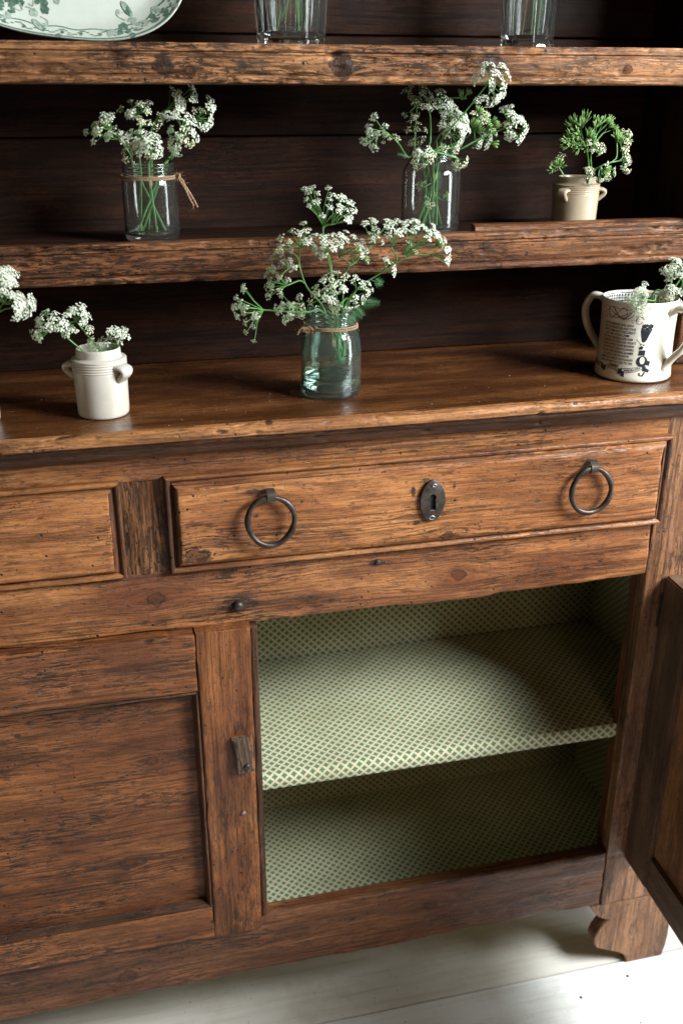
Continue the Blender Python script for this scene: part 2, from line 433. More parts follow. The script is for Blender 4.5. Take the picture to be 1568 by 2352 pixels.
M['back_v'] = wood('dark_side_board', 'z', (.032, .015, .008), (.018, .008, .005), red=(.012, .005, .003), dark=(.004, .003, .003), streak=.4, grime=.3, holes=0., rough=.7, spec=.12, bump=.3)
M['inner'] = wood('dark_inner_door', 'z', (.19, .105, .060), (.115, .062, .036), red=(.08, .036, .02), streak=.3, grime=.25, redness=.3, holes=.2, bump=.3, rough=.5, fine=.6)
M['inner_h'] = wood('dark_inner_door_rail', 'y', (.19, .105, .060), (.115, .062, .036), red=(.08, .036, .02), streak=.3, grime=.25, redness=.3, holes=.2, bump=.3, rough=.5, fine=.6)
M['inner_panel'] = wood('inner_door_panel', 'z', (.40, .175, .064), (.26, .108, .040), red=(.12, .05, .02), streak=.3, grime=.2, redness=.3, holes=.1, bump=.3, rough=.5, fine=.6)
M['red_batten'] = wood('red_batten', 'z', (.17, .052, .020), (.10, .030, .012), streak=.2, grime=.2, redness=.4, holes=0.)
M['iron'] = plain('old_iron', (.075, .058, .050), .44, .6, 90, .5, metal=.75, col2=(.040, .026, .020))
M['plate_iron'] = plain('lock_plate_iron', (.085, .068, .058), .5, .4, 160, .5, metal=.7, col2=(.045, .032, .025))
M['clip'] = plain('brass_clip', (.055, .045, .032), .6, .5, 120, .3, metal=.4)
M['black'] = plain('dark_hole', (.004, .003, .003), .9)
M['scar'] = plain('scraped_metal', (.30, .28, .26), .45, .5, 200, .3, metal=.6)
M['latchwood'] = wood('weathered_latch', 'z', (.20, .125, .080), (.13, .080, .052), red=(.10, .06, .04), streak=.4, grime=.4, redness=.2, holes=.1)
M['stone'] = plain('grey_stoneware', (.53, .49, .42), .34, vs=30, bump=.2, col2=(.46, .42, .35), Coat_Weight=.25, Coat_Roughness=.25)
M['stone_rim'] = plain('bare_stoneware_rim', (.55, .51, .44), .6, .1, 60, .15)
M['stone_tan'] = plain('tan_stoneware', (.34, .265, .18), .34, vs=30, bump=.2, col2=(.40, .33, .235), Coat_Weight=.25, Coat_Roughness=.25)
M['pearl'] = plain('pearlware', (.72, .68, .58), .16, vs=14, col2=(.66, .60, .49), Coat_Weight=.5, Coat_Roughness=.1)
M['ink'] = plain('black_print', (.022, .024, .032), .35)
M['ink_grey'] = plain('grey_print', (.17, .17, .18), .35)
M['blue'] = plain('blue_print', (.035, .060, .11), .3)
M['plate'] = plain('platter_glaze', (.52, .555, .49), .22, vs=18, col2=(.47, .50, .43), Coat_Weight=.4, Coat_Roughness=.12)
M['green_ink'] = plain('green_print', (.055, .115, .080), .3, vs=300, col2=(.13, .20, .15))
M['green_pale'] = plain('pale_green_print', (.23, .30, .24), .3, vs=300, col2=(.36, .42, .35))
M['twine'] = plain('jute_twine', (.33, .20, .115), .9, .45, 400, .5)
M['stem'] = plain('green_stem', (.075, .20, .045), .5, vs=60, col2=(.115, .26, .07))
M['leaf'] = plain('green_leaf', (.045, .15, .05), .5, vs=90, col2=(.07, .20, .06))
M['dry'] = plain('dry_stem', (.19, .11, .055), .7)
def petal_mat(name, col):
    N = NT(name); N.set(Base_Color=col, Roughness=.6, Specular_IOR_Level=.2)
    tr = N.n('ShaderNodeBsdfTranslucent', {'Color': (*col, 1)})
    mx = N.n('ShaderNodeMixShader', {0: .28, 1: N.b.outputs[0], 2: tr.outputs[0]})
    N.t.links.new(mx.outputs[0], N.t.nodes['Material Output'].inputs[0]); return N.m
M['petal'] = petal_mat('white_petal', (.77, .785, .66))
M['petal_cream'] = petal_mat('cream_petal', (.74, .72, .52))
M['bud'] = plain('green_bud', (.36, .42, .16), .6)
M['seed'] = plain('green_seed', (.14, .27, .07), .5, vs=200, col2=(.24, .36, .11))
def glass(name, col, rough=.0, ior=1.47, tw_=1.):
    N = NT(name); return N.set(Base_Color=col, Roughness=rough, Transmission_Weight=tw_, IOR=ior)
M['glass'] = glass('clear_glass', (.93, .98, .95), tw_=.992)
M['glass_green'] = glass('aqua_glass', (.78, .955, .88), tw_=.982)
M['water'] = glass('water', (.90, .98, .95), 0, 1.33)
def floor_mat(name='white_painted_board', c1=(.74, .735, .71), c2=(.56, .53, .47), c3=(.44, .40, .33), amt=.35):
    N = NT(name); co = N.n('ShaderNodeTexCoord').outputs['Object']
    rn = N.n('ShaderNodeObjectInfo').outputs['Random']
    off = N.n('ShaderNodeVectorMath', {0: co, 1: N.n('ShaderNodeCombineXYZ', {0: N.math('MULTIPLY', rn, 9.), 1: rn, 2: rn}).outputs[0]}, operation='ADD').outputs[0]
    st = N.n('ShaderNodeVectorMath', {0: off, 1: (5, 90, 60)}, operation='MULTIPLY').outputs[0]
    g = N.noise(st, 1, 5, .6)
    col = N.mix(N.math('MULTIPLY', N.sm(g, .45, .70), .55), c1, c2)
    col = N.mix(N.math('MULTIPLY', N.sm(N.noise(off, 9, 7, .68), .48, .72), amt), col, c3)
    col = N.mix(N.math('MULTIPLY', N.sm(N.noise(off, 190, 3, .6), .68, .74), .7), col, (.16, .13, .10))
    sc = N.noise(N.n('ShaderNodeVectorMath', {0: off, 1: (9, 260, 60)}, operation='MULTIPLY').outputs[0], 1, 3, .6)
    col = N.mix(N.math('MULTIPLY', N.sm(sc, .60, .70), .35), col, c3)
    bp = N.n('ShaderNodeBump', {'Height': g, 'Strength': .3, 'Distance': .001})
    return N.set(Base_Color=col, Roughness=.5, Normal=bp.outputs[0])
M['floor'] = floor_mat()
M['floor_worn_shaded'] = floor_mat('worn_shaded_painted_board', (.64, .60, .535), (.48, .43, .36), (.38, .32, .24), .5)  # worn beige boards, with shade under the dresser also put into the colour
M['under'] = plain('dark_gap', (.05, .045, .04), .9)
def paper():
    N = NT('patterned_lining_paper')
    uv = N.n('ShaderNodeTexCoord').outputs['UV']
    sp = N.n('ShaderNodeSeparateXYZ', {0: uv})
    a = .0120/math.sqrt(2)
    p = N.math('DIVIDE', N.math('ADD', sp.outputs[0], sp.outputs[1]), a*math.sqrt(2))
    q = N.math('DIVIDE', N.math('SUBTRACT', sp.outputs[0], sp.outputs[1]), a*math.sqrt(2))
    def cell(v): return N.math('SUBTRACT', N.math('FRACT', v), .5)
    x, y = cell(p), cell(q)
    # back to upright axes within the cell
    X = N.math('MULTIPLY', N.math('ADD', x, y), .7071); Y = N.math('MULTIPLY', N.math('SUBTRACT', x, y), .7071)
    r = N.math('SQRT', N.math('ADD', N.math('MULTIPLY', X, X), N.math('MULTIPLY', Y, Y)))
    th = N.math('ARCTAN2', Y, X)
    lobe = N.math('ABSOLUTE', N.math('COSINE', N.math('MULTIPLY', th, 2.)))
    rim = N.math('MULTIPLY_ADD', N.math('POWER', lobe, .6), .23, .18)
    mo = N.sm(N.math('SUBTRACT', r, rim), .025, -.025)
    ac = N.math('ABSOLUTE', X); ad = N.math('ABSOLUTE', Y)
    # small pale slits between the petals
    slit = N.math('MULTIPLY', N.sm(N.math('ABSOLUTE', N.math('SUBTRACT', ac, ad)), .045, .01), N.sm(r, .05, .10))
    mo = N.math('MULTIPLY', mo, N.math('SUBTRACT', 1., N.math('MULTIPLY', slit, .8)))
    co = N.n('ShaderNodeTexCoord').outputs['Object']
    base = N.mix(N.sm(N.noise(co, 12, 6, .65), .4, .7), (.61, .525, .355), (.50, .41, .255))
    gr = N.mix(N.noise(co, 900, 1), (.020, .125, .058), (.045, .180, .090))
    return N.set(Normal=N.n('ShaderNodeBump', {'Height': N.noise(co, 22, 4, .6), 'Strength': .35, 'Distance': .004}).outputs[0], Base_Color=N.mix(mo, base, gr), Roughness=.6, Specular_IOR_Level=.25)
M['paper'] = paper()

# ------------------------------------------------------------------ floor
floor = bpy.data.objects.new('floor', None); C.objects.link(floor); floor['kind'] = 'structure'
edges = [-1.55, -1.38, -1.20, -1.03, -.85, -.68, -.51, -.345, -.172, .0065, .165, .33, .5]
for k in range(len(edges)-1):
    y0, y1 = edges[k]+.0017, edges[k+1]-.0017
    box('floor_board', (-1.7, y0, -.02), (1.5, y1, -.0005*(k % 2)), M['floor_worn_shaded' if edges[k] > 0 else 'floor'], floor, .0007)
sub = box('subfloor', (-1.7, -1.55, -.05), (1.5, .5, -.022), M['under'], floor, 0)
for (hx, hy) in [(.2823, -.0397), (.3663, -.0215), (.345, -.098), (.36, -.104)]:
    V, F = [], []
    tube(V, F, [(hx, hy, -.004), (hx, hy, .0004)], .0022 if hy > -.09 else .0012, 9)
    link('nail_hole', mesh('nail_hole', V, F), M['black'], floor)

# ------------------------------------------------------------------ dresser carcase
DR = thing('dresser', 'antique pine dresser with open shelves, ring-handled drawers and one cupboard door open', 'dresser', (0, 0, 0))
XL, XO, XR = -.99, .3187, .436       # far left, right edge of the opening, outer right
YB = .292                            # inside face of the cupboard back

# counter: waxed top, worn nosing, dark moulding under it
top = x_mould('countertop', [(-.024, .8885), (-.024, .9003), (.02, .9), (.12, .9), (.236, .9), (.236, .8885)], XL-.02, XR+.03, M['counter'], DR, .006, .012, .0003, 0, 1.)
x_mould('nosing', [(-.0245, .8880), (-.031, .8879), (-.0345, .8900), (-.0350, .8940), (-.0335, .8985), (-.030, .9006), (-.0245, .9010)], XL-.02, XR+.03, M['nosing'], top, .0022, .0013, .0007, .0006, 3., chip=.0022, gouge=30)
x_mould('moulding', [(-.001, .8878), (-.028, .8878), (-.0285, .8850), (-.0255, .8815), (-.0195, .8790), (-.0165, .8740), (-.0125, .8690), (-.0080, .8662), (-.001, .8655)], XL, XR+.02, M['mould'], top, .003, .0015, .0006, .0006, 5., chip=.002, gouge=14)
x_mould('frieze_board', [(.0, .8390), (-.0005, .8650), (0, .8870), (.018, .8870), (.018, .8390)], XL, .3205, M['frieze'], DR, .003, .0028, .0007, .0004, 7., chip=.0012, gouge=22)

# drawers
def drawer(x0, x1, z0, z1, seed):
    f = front_board('drawer', x0+.0115, x1-.0115, z0+.0105, z1-.0105, -.0118, M['drawer'], DR, .0025, .016, .0035, .0008, .0009, seed=seed)
    def strip(a0, a1, vert, side):
        pr = [(0., 0.), (-.0066, 0.), (-.0082, .0008), (-.0086, .0022), (-.0080, .0042), (-.0060, .0056), (-.0050, .0066), (-.0060, .0080), (-.0098, .0094), (-.0106, .0118), (0., .0118)]
        P = resample(pr, .0013); n = len(P); m = max(3, int((a1-a0)/.003)); s = np.linspace(a0, a1, m)
        A = np.repeat(s[:, None], n, 1); D = np.repeat(P[None, :, 1], m, 0); Yy = np.repeat(P[None, :, 0], m, 0)
        A = np.where(A < (a0+a1)/2, np.maximum(A, a0+D), np.minimum(A, a1-D))
        Yy = Yy + .00025*fbm(A*26+seed, D*300, side, 3) + .0022*np.clip(fbm(A*34+seed*2, D*150, side+4, 3)-.6, 0, 1)
        D2 = D + .0002*fbm(A*20, side+seed, 0, 2)
        if not vert:
            V = np.stack([A, Yy, (z0+D2 if side < 0 else z1-D2)], -1)
        else:
            V = np.stack([(x0+D2 if side < 0 else x1-D2), Yy, A], -1)
        F = grid_faces(m, n, flip=(side < 0) == vert)
        return link('edge_moulding', mesh('edge_moulding', V.reshape(-1, 3), F), M['mould_v' if vert else 'frieze'], f, 60)
    strip(x0, x1, False, 1); strip(x0, x1, False, -1); strip(z0, z1, True, 1); strip(z0, z1, True, -1)
    return f
dr_r = drawer(-.2529, .3247, .7323, .8423, 2.)
dr_l = drawer(-.880, -.2975, .7330, .8415, 5.)

def ring_pull(cx, cz, rx, rz, parent, tilt=0.):
    V, F = [], []; P = []
    for k in range(49):
        a = 2*math.pi*k/48+math.pi/2
        w = 1+.02*math.sin(3*a+cx*40)
        P.append(Vector((cx+rx*w*math.cos(a), -.0195-.0035*(1-math.sin(a))*.5, cz+rz*w*math.sin(a))))
    n = 10
    R = [.0031+.0004*math.sin(5*k/48*6.28) for k in range(49)]
    tube(V, F, P, R, n, cap=False)
    link('ring_handle', mesh('ring_handle', V, F), M['iron'], parent, 60)
    # clip wrapped over the top of the ring
    zc = cz+rz
    pr = [(-.013, zc+.0075), (-.0175, zc+.0074), (-.0228, zc+.0045), (-.0242, zc+.0005), (-.0228, zc-.0040), (-.0185, zc-.0052), (-.0175, zc-.0044), (-.0215, zc-.003), (-.0228, zc+.0004), (-.0218, zc+.0034), (-.0172, zc+.0060), (-.013, zc+.0062)]
    x_mould('ring_clip', pr, cx-.0043+.0008, cx+.0043+.0008, M['clip'], parent, .003, .002, .0001, 0, cx)
ring_pull(-.1459, .7890, .0248, .0268, dr_r)
ring_pull(.2204, .7895, .0242, .0262, dr_r)

def keyhole_plate(cx, cz, parent):
    # pointed oval plate with the keyhole cut through
    def outline(a):
        s, c = math.sin(a), math.cos(a)
        rx = .01460*(1-.10*max(0, s)**2)*(1-.05*max(0, -s)); rz = .0243
        px = math.copysign(abs(c)**1.12, c)*rx; pz = math.copysign(abs(s)**.97, s)*rz
        return px, pz
    hole = []
    for k in range(15):
        a = math.radians(-50 + 280*k/14); hole.append((.0036*math.cos(a), .0042+.0036*math.sin(a)))
    hole += [(-.0026, -.0003), (-.0034, -.0105), (.0036, -.0107), (.0030, -.0003)]
    n = 72; V, F = [], []
    hp = []
    for k in range(n):
        a = 2*math.pi*k/n; dx, dz = math.cos(a), math.sin(a)
        best = .001
        for i in range(len(hole)):
            (ax, az), (bx, bz) = hole[i], hole[(i+1) % len(hole)]
            den = dx*(bz-az)-dz*(bx-ax)
            if abs(den) < 1e-12: continue
            t = (ax*(bz-az)-az*(bx-ax))/den; u = (ax*dz-az*dx)/den
            if t > 0 and -1e-9 <= u <= 1+1e-9: best = max(best, t)
        hp.append((dx*best, dz*best))
    yb, yf_ = -.0128, -.0158
    for k in range(n):
        ox, oz = outline(2*math.pi*k/n); hx, hz = hp[k]
        V += [(cx+ox, yb, cz+oz), (cx+ox, yf_+.0005, cz+oz), (cx+ox*.955, yf_, cz+oz*.965), (cx+hx*1.06, yf_-.0002, cz+hz*1.05), (cx+hx, yf_+.0002, cz+hz), (cx+hx, yb+.0006, cz+hz)]
    for k in range(n):
        a, b = k*6, ((k+1) % n)*6
        for j in range(5): F.append((a+j, b+j, b+j+1, a+j+1))
    o = link('keyhole_plate', mesh('keyhole_plate', V, F), M['plate_iron'], parent, 35)
    V = [(cx+hx*1.02, -.0130, cz+hz*1.02) for hx, hz in hp]
    link('keyhole', mesh('keyhole', V, [tuple(range(n))]), M['black'], parent, 0)
    V, F = [], []
    for (dx, dz, w) in ((.0008, .0185, .0022), (-.0006, -.0195, .0030)):
        V, F = [], []
        P = [Vector((cx+dx+w*math.cos(a), yf_-.0006, cz+dz+w*.7*math.sin(a))) for a in np.linspace(0, 5.6, 14)]
        tube(V, F, P, .0006, 5)
        link('nail', mesh('nail', V, F), M['scar'], parent)
keyhole_plate(.0342, .7925, dr_r)

front_board('drawer_divider', -.2985, -.2515, .7318, .8405, .0005, M['divider'], DR, .0022, .02, .001, .0014, .0004, grain='z', seed=3.)
# rail under the drawers, its lower edge worn into a bow over the opening
def mid_fn(X, Yv, Z):
    t = np.clip((.7323-Z)/.073, 0, 1)**2
    bow = .0050*np.exp(-((X-.30)/.045)**2)*0 - .0045*np.exp(-((X-.08)/.11)**2)
    sag = np.where(X > .19, .0, 0)
    Z2 = Z + t*(bow + .0018*fbm(X*14, 3.3, 0, 3) + .0035*np.clip((X-.22)/.1, 0, 1))
    return X, Yv + .0025*t*np.clip(fbm(X*8, 1.2, 0, 2), 0, 1), Z2
front_board('middle_rail', XL, XO-.001, .6594, .7340, .0, M['rail'], DR, .0026, .019, .004, .0010, .0012, fn=mid_fn, seed=4.)
front_board('bottom_rail', XL, XO-.0015, .1301, .2261, .0, M['bottom'], DR, .003, .0185, .004, .0009, .0009, seed=6.)
front_board('post', XO, XR, .1296, .8870, .0004, M['post'], DR, .0028, .0196, .002, .0011, .0009, grain='z', seed=8.)
front_board('post', XL-.05, XL+.06, .0, .8870, -.0004, M['post'], DR, .006, .02, .002, .0011, .0009, grain='z', seed=9.)

def prism(name, outline, y0, y1, mat, parent, bev=.0012):
    import bmesh
    bm = bmesh.new()
    vs = [bm.verts.new((x, y0, z)) for x, z in outline]; f = bm.faces.new(vs)
    r = bmesh.ops.extrude_face_region(bm, geom=[f]); nv = [g for g in r['geom'] if isinstance(g, bmesh.types.BMVert)]
    bmesh.ops.translate(bm, verts=nv, vec=(0, y1-y0, 0)); bmesh.ops.recalc_face_normals(bm, faces=bm.faces)
    if bev: bmesh.ops.bevel(bm, geom=bm.edges[:], offset=bev, segments=2, affect='EDGES')
    me = bpy.data.meshes.new(name); bm.to_mesh(me); bm.free()
    return link(name, me, mat, parent, 40)
foot = [(.3010, .1290), (.3035, .1270), (.3100, .1150), (.3190, .1040), (.3270, .0985), (.3350, .0955), (.3300, .0915), (.3250, .0835), (.3195, .0740), (.3160, .0630), (.3180, .0510), (.3245, .0420),
        (.3300, .0395), (.3440, .0325), (.3600, .0250), (.3710, .0170), (.3750, .0080), (.3752, .0005), (.4355, .0005), (.4385, .0200), (.4400, .0400), (.4385, .0800), (.4360, .1290)]
prism('foot', foot, .0008, .0215, M['post'], DR)
prism('foot', [(-2*.352-z[0]+.08, z[1]) for z in foot][::-1], .0008, .0215, M['post'], DR)
box('side_panel', (XR-.018, .0205, .09), (XR-.0005, .31, .887), M['post'], DR)
box('side_panel', (XL-.048, .0205, .0), (XL-.03, .31, .887), M['post'], DR)
box('side_foot', (.330, .262, .0005), (.436, .282, .125), M['mould_v'], DR)

# cupboard lining: papered shelf, floor, back and side
x_mould('cupboard_shelf', [(.285, .4045), (.030, .4045), (.0225, .4060), (.0205, .4110), (.0205, .4220), (.0225, .4268), (.0275, .4280), (.285, .4280)], -.45, .4155, M['paper'], DR, .02, .004, .0, 0, 1., uvs=True, closed=False)
def quad(name, P, uvs, mat, parent, sub=1):
    return link(name, mesh(name, P, [(0, 1, 2, 3)], uv=uvs), mat, parent, 0)
quad('cupboard_back', [(-.5, YB-.002, .13), (.418, YB-.002, .13), (.418, YB-.002, .70), (-.5, YB-.002, .70)], [(-.5, .13), (.418, .13), (.418, .7), (-.5, .7)], M['paper'], DR)
quad('cupboard_side', [(.4165, YB, .13), (.4165, .034, .13), (.4165, .034, .70), (.4165, YB, .70)], [(YB, .13), (.034, .13), (.034, .7), (YB, .7)], M['paper'], DR)
quad('cupboard_floor', [(-.5, .0195, .150), (.418, .0195, .150), (.418, YB, .150), (-.5, YB, .150)], [(-.5, .0195), (.418, .0195), (.418, YB), (-.5, YB)], M['paper'], DR)
quad('cupboard_ceiling', [(-.5, .0195, .700), (-.5, YB, .700), (.418, YB, .700), (.418, .0195, .700)], [(0, 0)]*4, M['back'], DR)
quad('cupboard_partition', [(-.46, .0195, .13), (-.46, YB, .13), (-.46, YB, .7), (-.46, .0195, .7)], [(.0195, .13), (YB, .13), (YB, .7), (.0195, .7)], M['paper'], DR)
box('carcase_back', (XL, YB+.001, .10), (XR-.018, YB+.014, .887), M['back'], DR)
box('batten', (XO+.0005, .0203, .2275), (XO+.020, .036, .656), M['red_batten'], DR)
box('batten', (XO+.001, .0210, .14), (XO+.09, .034, .226), M['inner'], DR)

# ------------------------------------------------------------------ closed door
YD = -.013
SX0, SX1 = -.2318, -.1715
PX, PZ0, PZ1 = -.2385, .2715, .5775
DX0 = -.80
door = front_board('closed_door', DX0+.065, PX+.004, PZ0-.004, PZ1+.004, .0015, M['panel'], DR, .003, .008, .0005, .0011, .0004, seed=11.)
front_board('stile', SX0, SX1, .2160, .6605, YD, M['door_v'], door, .0026, .02, .0026, .0009, .0010, grain='z', seed=12.)
front_board('stile', DX0, DX0+.058, .2160, .6605, YD, M['door_v'], door, .005, .02, .0026, .0009, .0010, grain='z', seed=13.)
front_board('rail', DX0+.058, SX0-.0003, .5845, .6590, YD+.0006, M['door_h'], door, .0026, .02, .003, .0010, .0012, seed=14.)
front_board('rail', DX0+.058, SX0-.0003, .2170, .2645, YD+.0006, M['door_h'], door, .0026, .02, .003, .0010, .0012, seed=15.)
front_board('edge_bead', SX1+.0004, -.1622, .2270, .6560, -.0045, M['mould_v'], door, .002, .016, .0035, .0005, .0004, grain='z', seed=16.)
mp = [(.001, .0), (-.0075, .0), (-.0105, .0012), (-.0110, .0032), (-.0085, .0050), (-.0055, .0060), (-.0040, .0072), (.001, .0076)]
x_mould('moulding', [(y, .5845-d) for y, d in mp], DX0+.06, SX0, M['mould'], door, .003, .0013, .0004, .0003, 3.)
x_mould('moulding', [(y, .2645+d) for y, d in mp], DX0+.06, SX0, M['mould'], door, .003, .0013, .0004, .0003, 4.)
P = resample(mp, .0013); zz = np.linspace(.2645, .5845, 110)
A = np.repeat(zz[:, None], len(P), 1); D = np.repeat(P[None, :, 1], len(zz), 0); Yy = np.repeat(P[None, :, 0], len(zz), 0)
A = np.clip(A, .2645+D, .5845-D)
V = np.stack([SX0-D, Yy-.0003+.0004*fbm(A*20, D*200, 1., 2), A], -1).reshape(-1, 3)
link('moulding', mesh('moulding', V, grid_faces(len(zz), len(P))), M['mould_v'], door, 60)
# turn-button on the stile with its nail
bt = at(558, 1735, YD-.006)
turn = front_board('turn_button', bt.x-.0098, bt.x+.0098, bt.z-.0245, bt.z+.0245, YD-.0095, M['latchwood'], door, .0018, .009, .003, .0006, .0006, grain='z', seed=21.)
turn.matrix_local = Matrix.Translation((bt.x, 0, bt.z)) @ Matrix.Rotation(math.radians(-6), 4, 'Y') @ Matrix.Translation((-bt.x, 0, -bt.z))
def nail_head(p, r, name, parent, mat, dome=.4):
    prof = [(0, r*dome), (r*.5, r*dome*.9), (r*.85, r*dome*.55), (r, 0), (r*.9, -r*.6), (0, -r*.6)]
    o = lathe(name, prof, mat, parent, 14)
    o.matrix_local = Matrix.Translation(p) @ Matrix.Rotation(math.radians(90), 4, 'X')
    return o
nail_head((bt.x+.0022, YD-.0098, bt.z-.0150), .0044, 'nail', turn, M['iron'], .5)
pn = at(547, 1392, -.002); nail_head(pn, .0062, 'nail', DR, M['iron'], .75)
pn = at(868, 1292, -.001); nail_head(pn, .0030, 'nail', DR, M['plate_iron'], .4)
for (a, b, r) in ((475, 1512, .0024), (477, 1545, .0020), (560, 1868, .0026)):
    p = at(a, b, YD-.0003); nail_head(p, r, 'nail', door, M['scar'] if b > 1600 else M['iron'], .25)

# ------------------------------------------------------------------ open door (local: y runs from the hinge to the free edge, face at x = 0 looks left)
od = bpy.data.objects.new('open_door', None); C.objects.link(od); od.parent = DR
od.location = (.3445, -.0015, 0); od.rotation_euler = (0, 0, math.radians(-2.3))
DW, DZ0, DZ1 = .497, .2127, .6582
def side_board(name, y0, y1, z0, z1, xf, th, mat, seed):
    o = front_board(name, y0, y1, z0, z1, 0., mat, od, .004, th, .002, .0008, .0007, grain='z', seed=seed)
    return o
def inner(name, a0, a1, z0, z1, xf, th, mat, bev=.002):
    return box(name, (xf, -a1, z0), (xf+th, -a0, z1), mat, od, bev)
inner('stile', 0, .062, DZ0, DZ1, 0, .02, M['inner'])
inner('stile', DW-.062, DW, DZ0, DZ1, 0, .02, M['inner'])
inner('rail', .0623, DW-.0623, DZ1-.070, DZ1-.0005, .0006, .019, M['inner_h'])
inner('rail', .0623, DW-.0623, DZ0+.0005, DZ0+.056, .0006, .019, M['inner_h'])
inner('panel', .058, DW-.058, DZ0+.05, DZ1-.066, .006, .008, M['inner_panel'], .001)
box('hinge', (-.002, .0005, .585), (.0008, .004, .63), M['iron'], od, .0005)

# ------------------------------------------------------------------ plate rack
YR, YK = .08, .228
XRK = .372
def shelf_prof(z0, z1, dy=0.):
    h = z1-z0
    return [(YR+.018, z0), (YR+.004, z0), (YR-.0005, z0+.0012), (YR-.002, z0+.0040), (YR-.001, z0+.0078), (YR+.0022, z0+.0090), (YR+.0008, z0+.0105), (YR, z0+h*.5), (YR, z0+h*.70), (YR+.0030, z0+h*.735), (YR+.0034, z0+h*.78), (YR+.0008, z0+h*.81), (YR+.0005, z0+h*.95), (YR+.002, z1), (YR+.018, z1)]
us = x_mould('upper_shelf', shelf_prof(1.2101, 1.2467), XL, .47, M['shelf'], DR, .0022, .0016, .0006, .0003, 21., chip=.0040, gouge=60)
ms = x_mould('lower_shelf', shelf_prof(1.0226, 1.0632), XL, .47, M['shelf_low'], DR, .0022, .0016, .0007, .0006, 33., chip=.0045, gouge=65)
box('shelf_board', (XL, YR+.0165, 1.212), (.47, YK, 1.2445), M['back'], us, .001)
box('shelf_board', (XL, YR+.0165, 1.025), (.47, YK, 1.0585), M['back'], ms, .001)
x_mould('plate_strip', [(YR+.012, 1.0600), (YR+.0125, 1.0672), (YR+.016, 1.0700), (YR+.026, 1.0702), (YR+.027, 1.0600)], .108, .3695, M['shelf_low'], ms, .0025, .0016, .0008, .0006, 41., chip=.001)
zs = [.9005, .985, 1.0235] ; 
bz = [.9003, 1.030, 1.1575, 1.262, 1.42]
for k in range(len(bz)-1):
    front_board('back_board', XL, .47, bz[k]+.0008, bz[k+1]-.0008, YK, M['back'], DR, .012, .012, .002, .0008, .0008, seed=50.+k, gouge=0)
box('light_block_sheet', (XL, YK+.0125, .905), (.46, YK+.018, 1.42), M['black'], DR, 0)  # added black sheet behind the boards to block light through the gaps
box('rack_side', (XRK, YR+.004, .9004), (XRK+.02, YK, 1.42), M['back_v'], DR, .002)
front_board('rack_post', XRK-.002, XRK+.034, .9006, 1.022, YR+.001, M['shelf_low'], DR, .003, .016, .003, .001, .001, grain='z', seed=61.)
front_board('rack_post', XRK-.002, XRK+.034, 1.0645, 1.2095, YR+.003, M['back_v'], DR, .004, .016, .003, .001, .001, grain='z', seed=62.)
front_board('rack_post', XRK-.002, XRK+.034, 1.248, 1.42, YR+.003, M['back_v'], DR, .004, .016, .003, .001, .001, grain='z', seed=63.)
# crumbs of dust and fallen petals on the counter
V, F = [], []
for k in range(150):
    x, y = rng.uniform(-.42, .40), -.02+.20*rng.random()**1.6; s = rng.choice([.0002, .0003, .0003, .0005])
    a = rng.random()*6.28; o = len(V)
    V += [(x+s*math.cos(a+q*2.09), y+s*1.2*math.sin(a+q*2.09), .9006) for q in range(3)]+[(x, y, .9006+s*.8)]
    F += [(o, o+1, o+3), (o+1, o+2, o+3), (o+2, o, o+3)]
cr = link('fallen_petals', mesh('fallen_petals', V, F), M['petal'], None, 0); cr['kind'] = 'stuff'
cr['label'] = 'tiny white fallen petals scattered over the dark counter'; cr['category'] = 'petals'

# ------------------------------------------------------------------ cow parsley
def umbellet_mesh(name, seed, n, mats, R=.0056, fr=.00138, dome=.22, sparse=False):
    r = random.Random(seed); V, F, MI = [], [], []
    h = R*1.25
    for i in range(n):
        rr = R*math.sqrt((i+.5)/n)*r.uniform(.85, 1.12); a = i*2.39996+r.uniform(-.4, .4)
        z = -dome*rr*rr/R + r.uniform(-.0007, .0007)
        c = Vector((rr*math.cos(a), rr*math.sin(a), z))
        nrm = (c-Vector((0, 0, -h*1.6))).normalized(); nrm = (nrm+Vector((r.uniform(-.3, .3), r.uniform(-.3, .3), 0))).normalized()
        t1 = nrm.orthogonal().normalized(); t2 = nrm.cross(t1)
        # pedicel
        o = len(V); q = Vector((0, 0, -h)); w = .00022
        sd = (c-q).cross(Vector((.3, .5, .9))).normalized()*w
        V += [q+sd, q-sd, c-sd-nrm*.0003, c+sd-nrm*.0003]; F.append((o, o+1, o+2, o+3)); MI.append(1)
        # green ovary
        o = len(V); s = fr*.34
        V += [c+t1*s, c+t2*s, c-t1*s, c-t2*s, c-nrm*s*1.8]
        F += [(o, o+1, o+4), (o+1, o+2, o+4), (o+2, o+3, o+4), (o+3, o, o+4), (o, o+3, o+2, o+1)]; MI += [2]*5
        a0 = r.random()*6.28
        out = Vector((math.cos(a), math.sin(a), 0))
        for k in range(5):
            b = a0+k*1.2566; d = t1*math.cos(b)+t2*math.sin(b)
            L = fr*r.uniform(.8, 1.05)*(1+.45*max(0, d.dot(out))*(rr/R))
            e = nrm.cross(d)
            lift = nrm*(.12*fr); o = len(V)
            V += [c+nrm*.0002, c+d*L*.62+e*L*.40+lift, c+d*L*.98+e*L*.18+lift*1.5, c+d*L*.86+lift*.6, c+d*L*.98-e*L*.18+lift*1.5, c+d*L*.62-e*L*.40+lift]
            F += [(o, o+1, o+2, o+3), (o, o+3, o+4, o+5)]; MI += [0, 0]
        if r.random() < .5:
            o = len(V); s = fr*.22
            V += [c+nrm*.0005+t1*s, c+nrm*.0005+t2*s, c+nrm*.0005-t1*s, c+nrm*.0005-t2*s]; F.append((o, o+1, o+2, o+3)); MI.append(3)
    me = mesh(name, V, F, MI)
    for m in mats: me.materials.append(m)
    return me
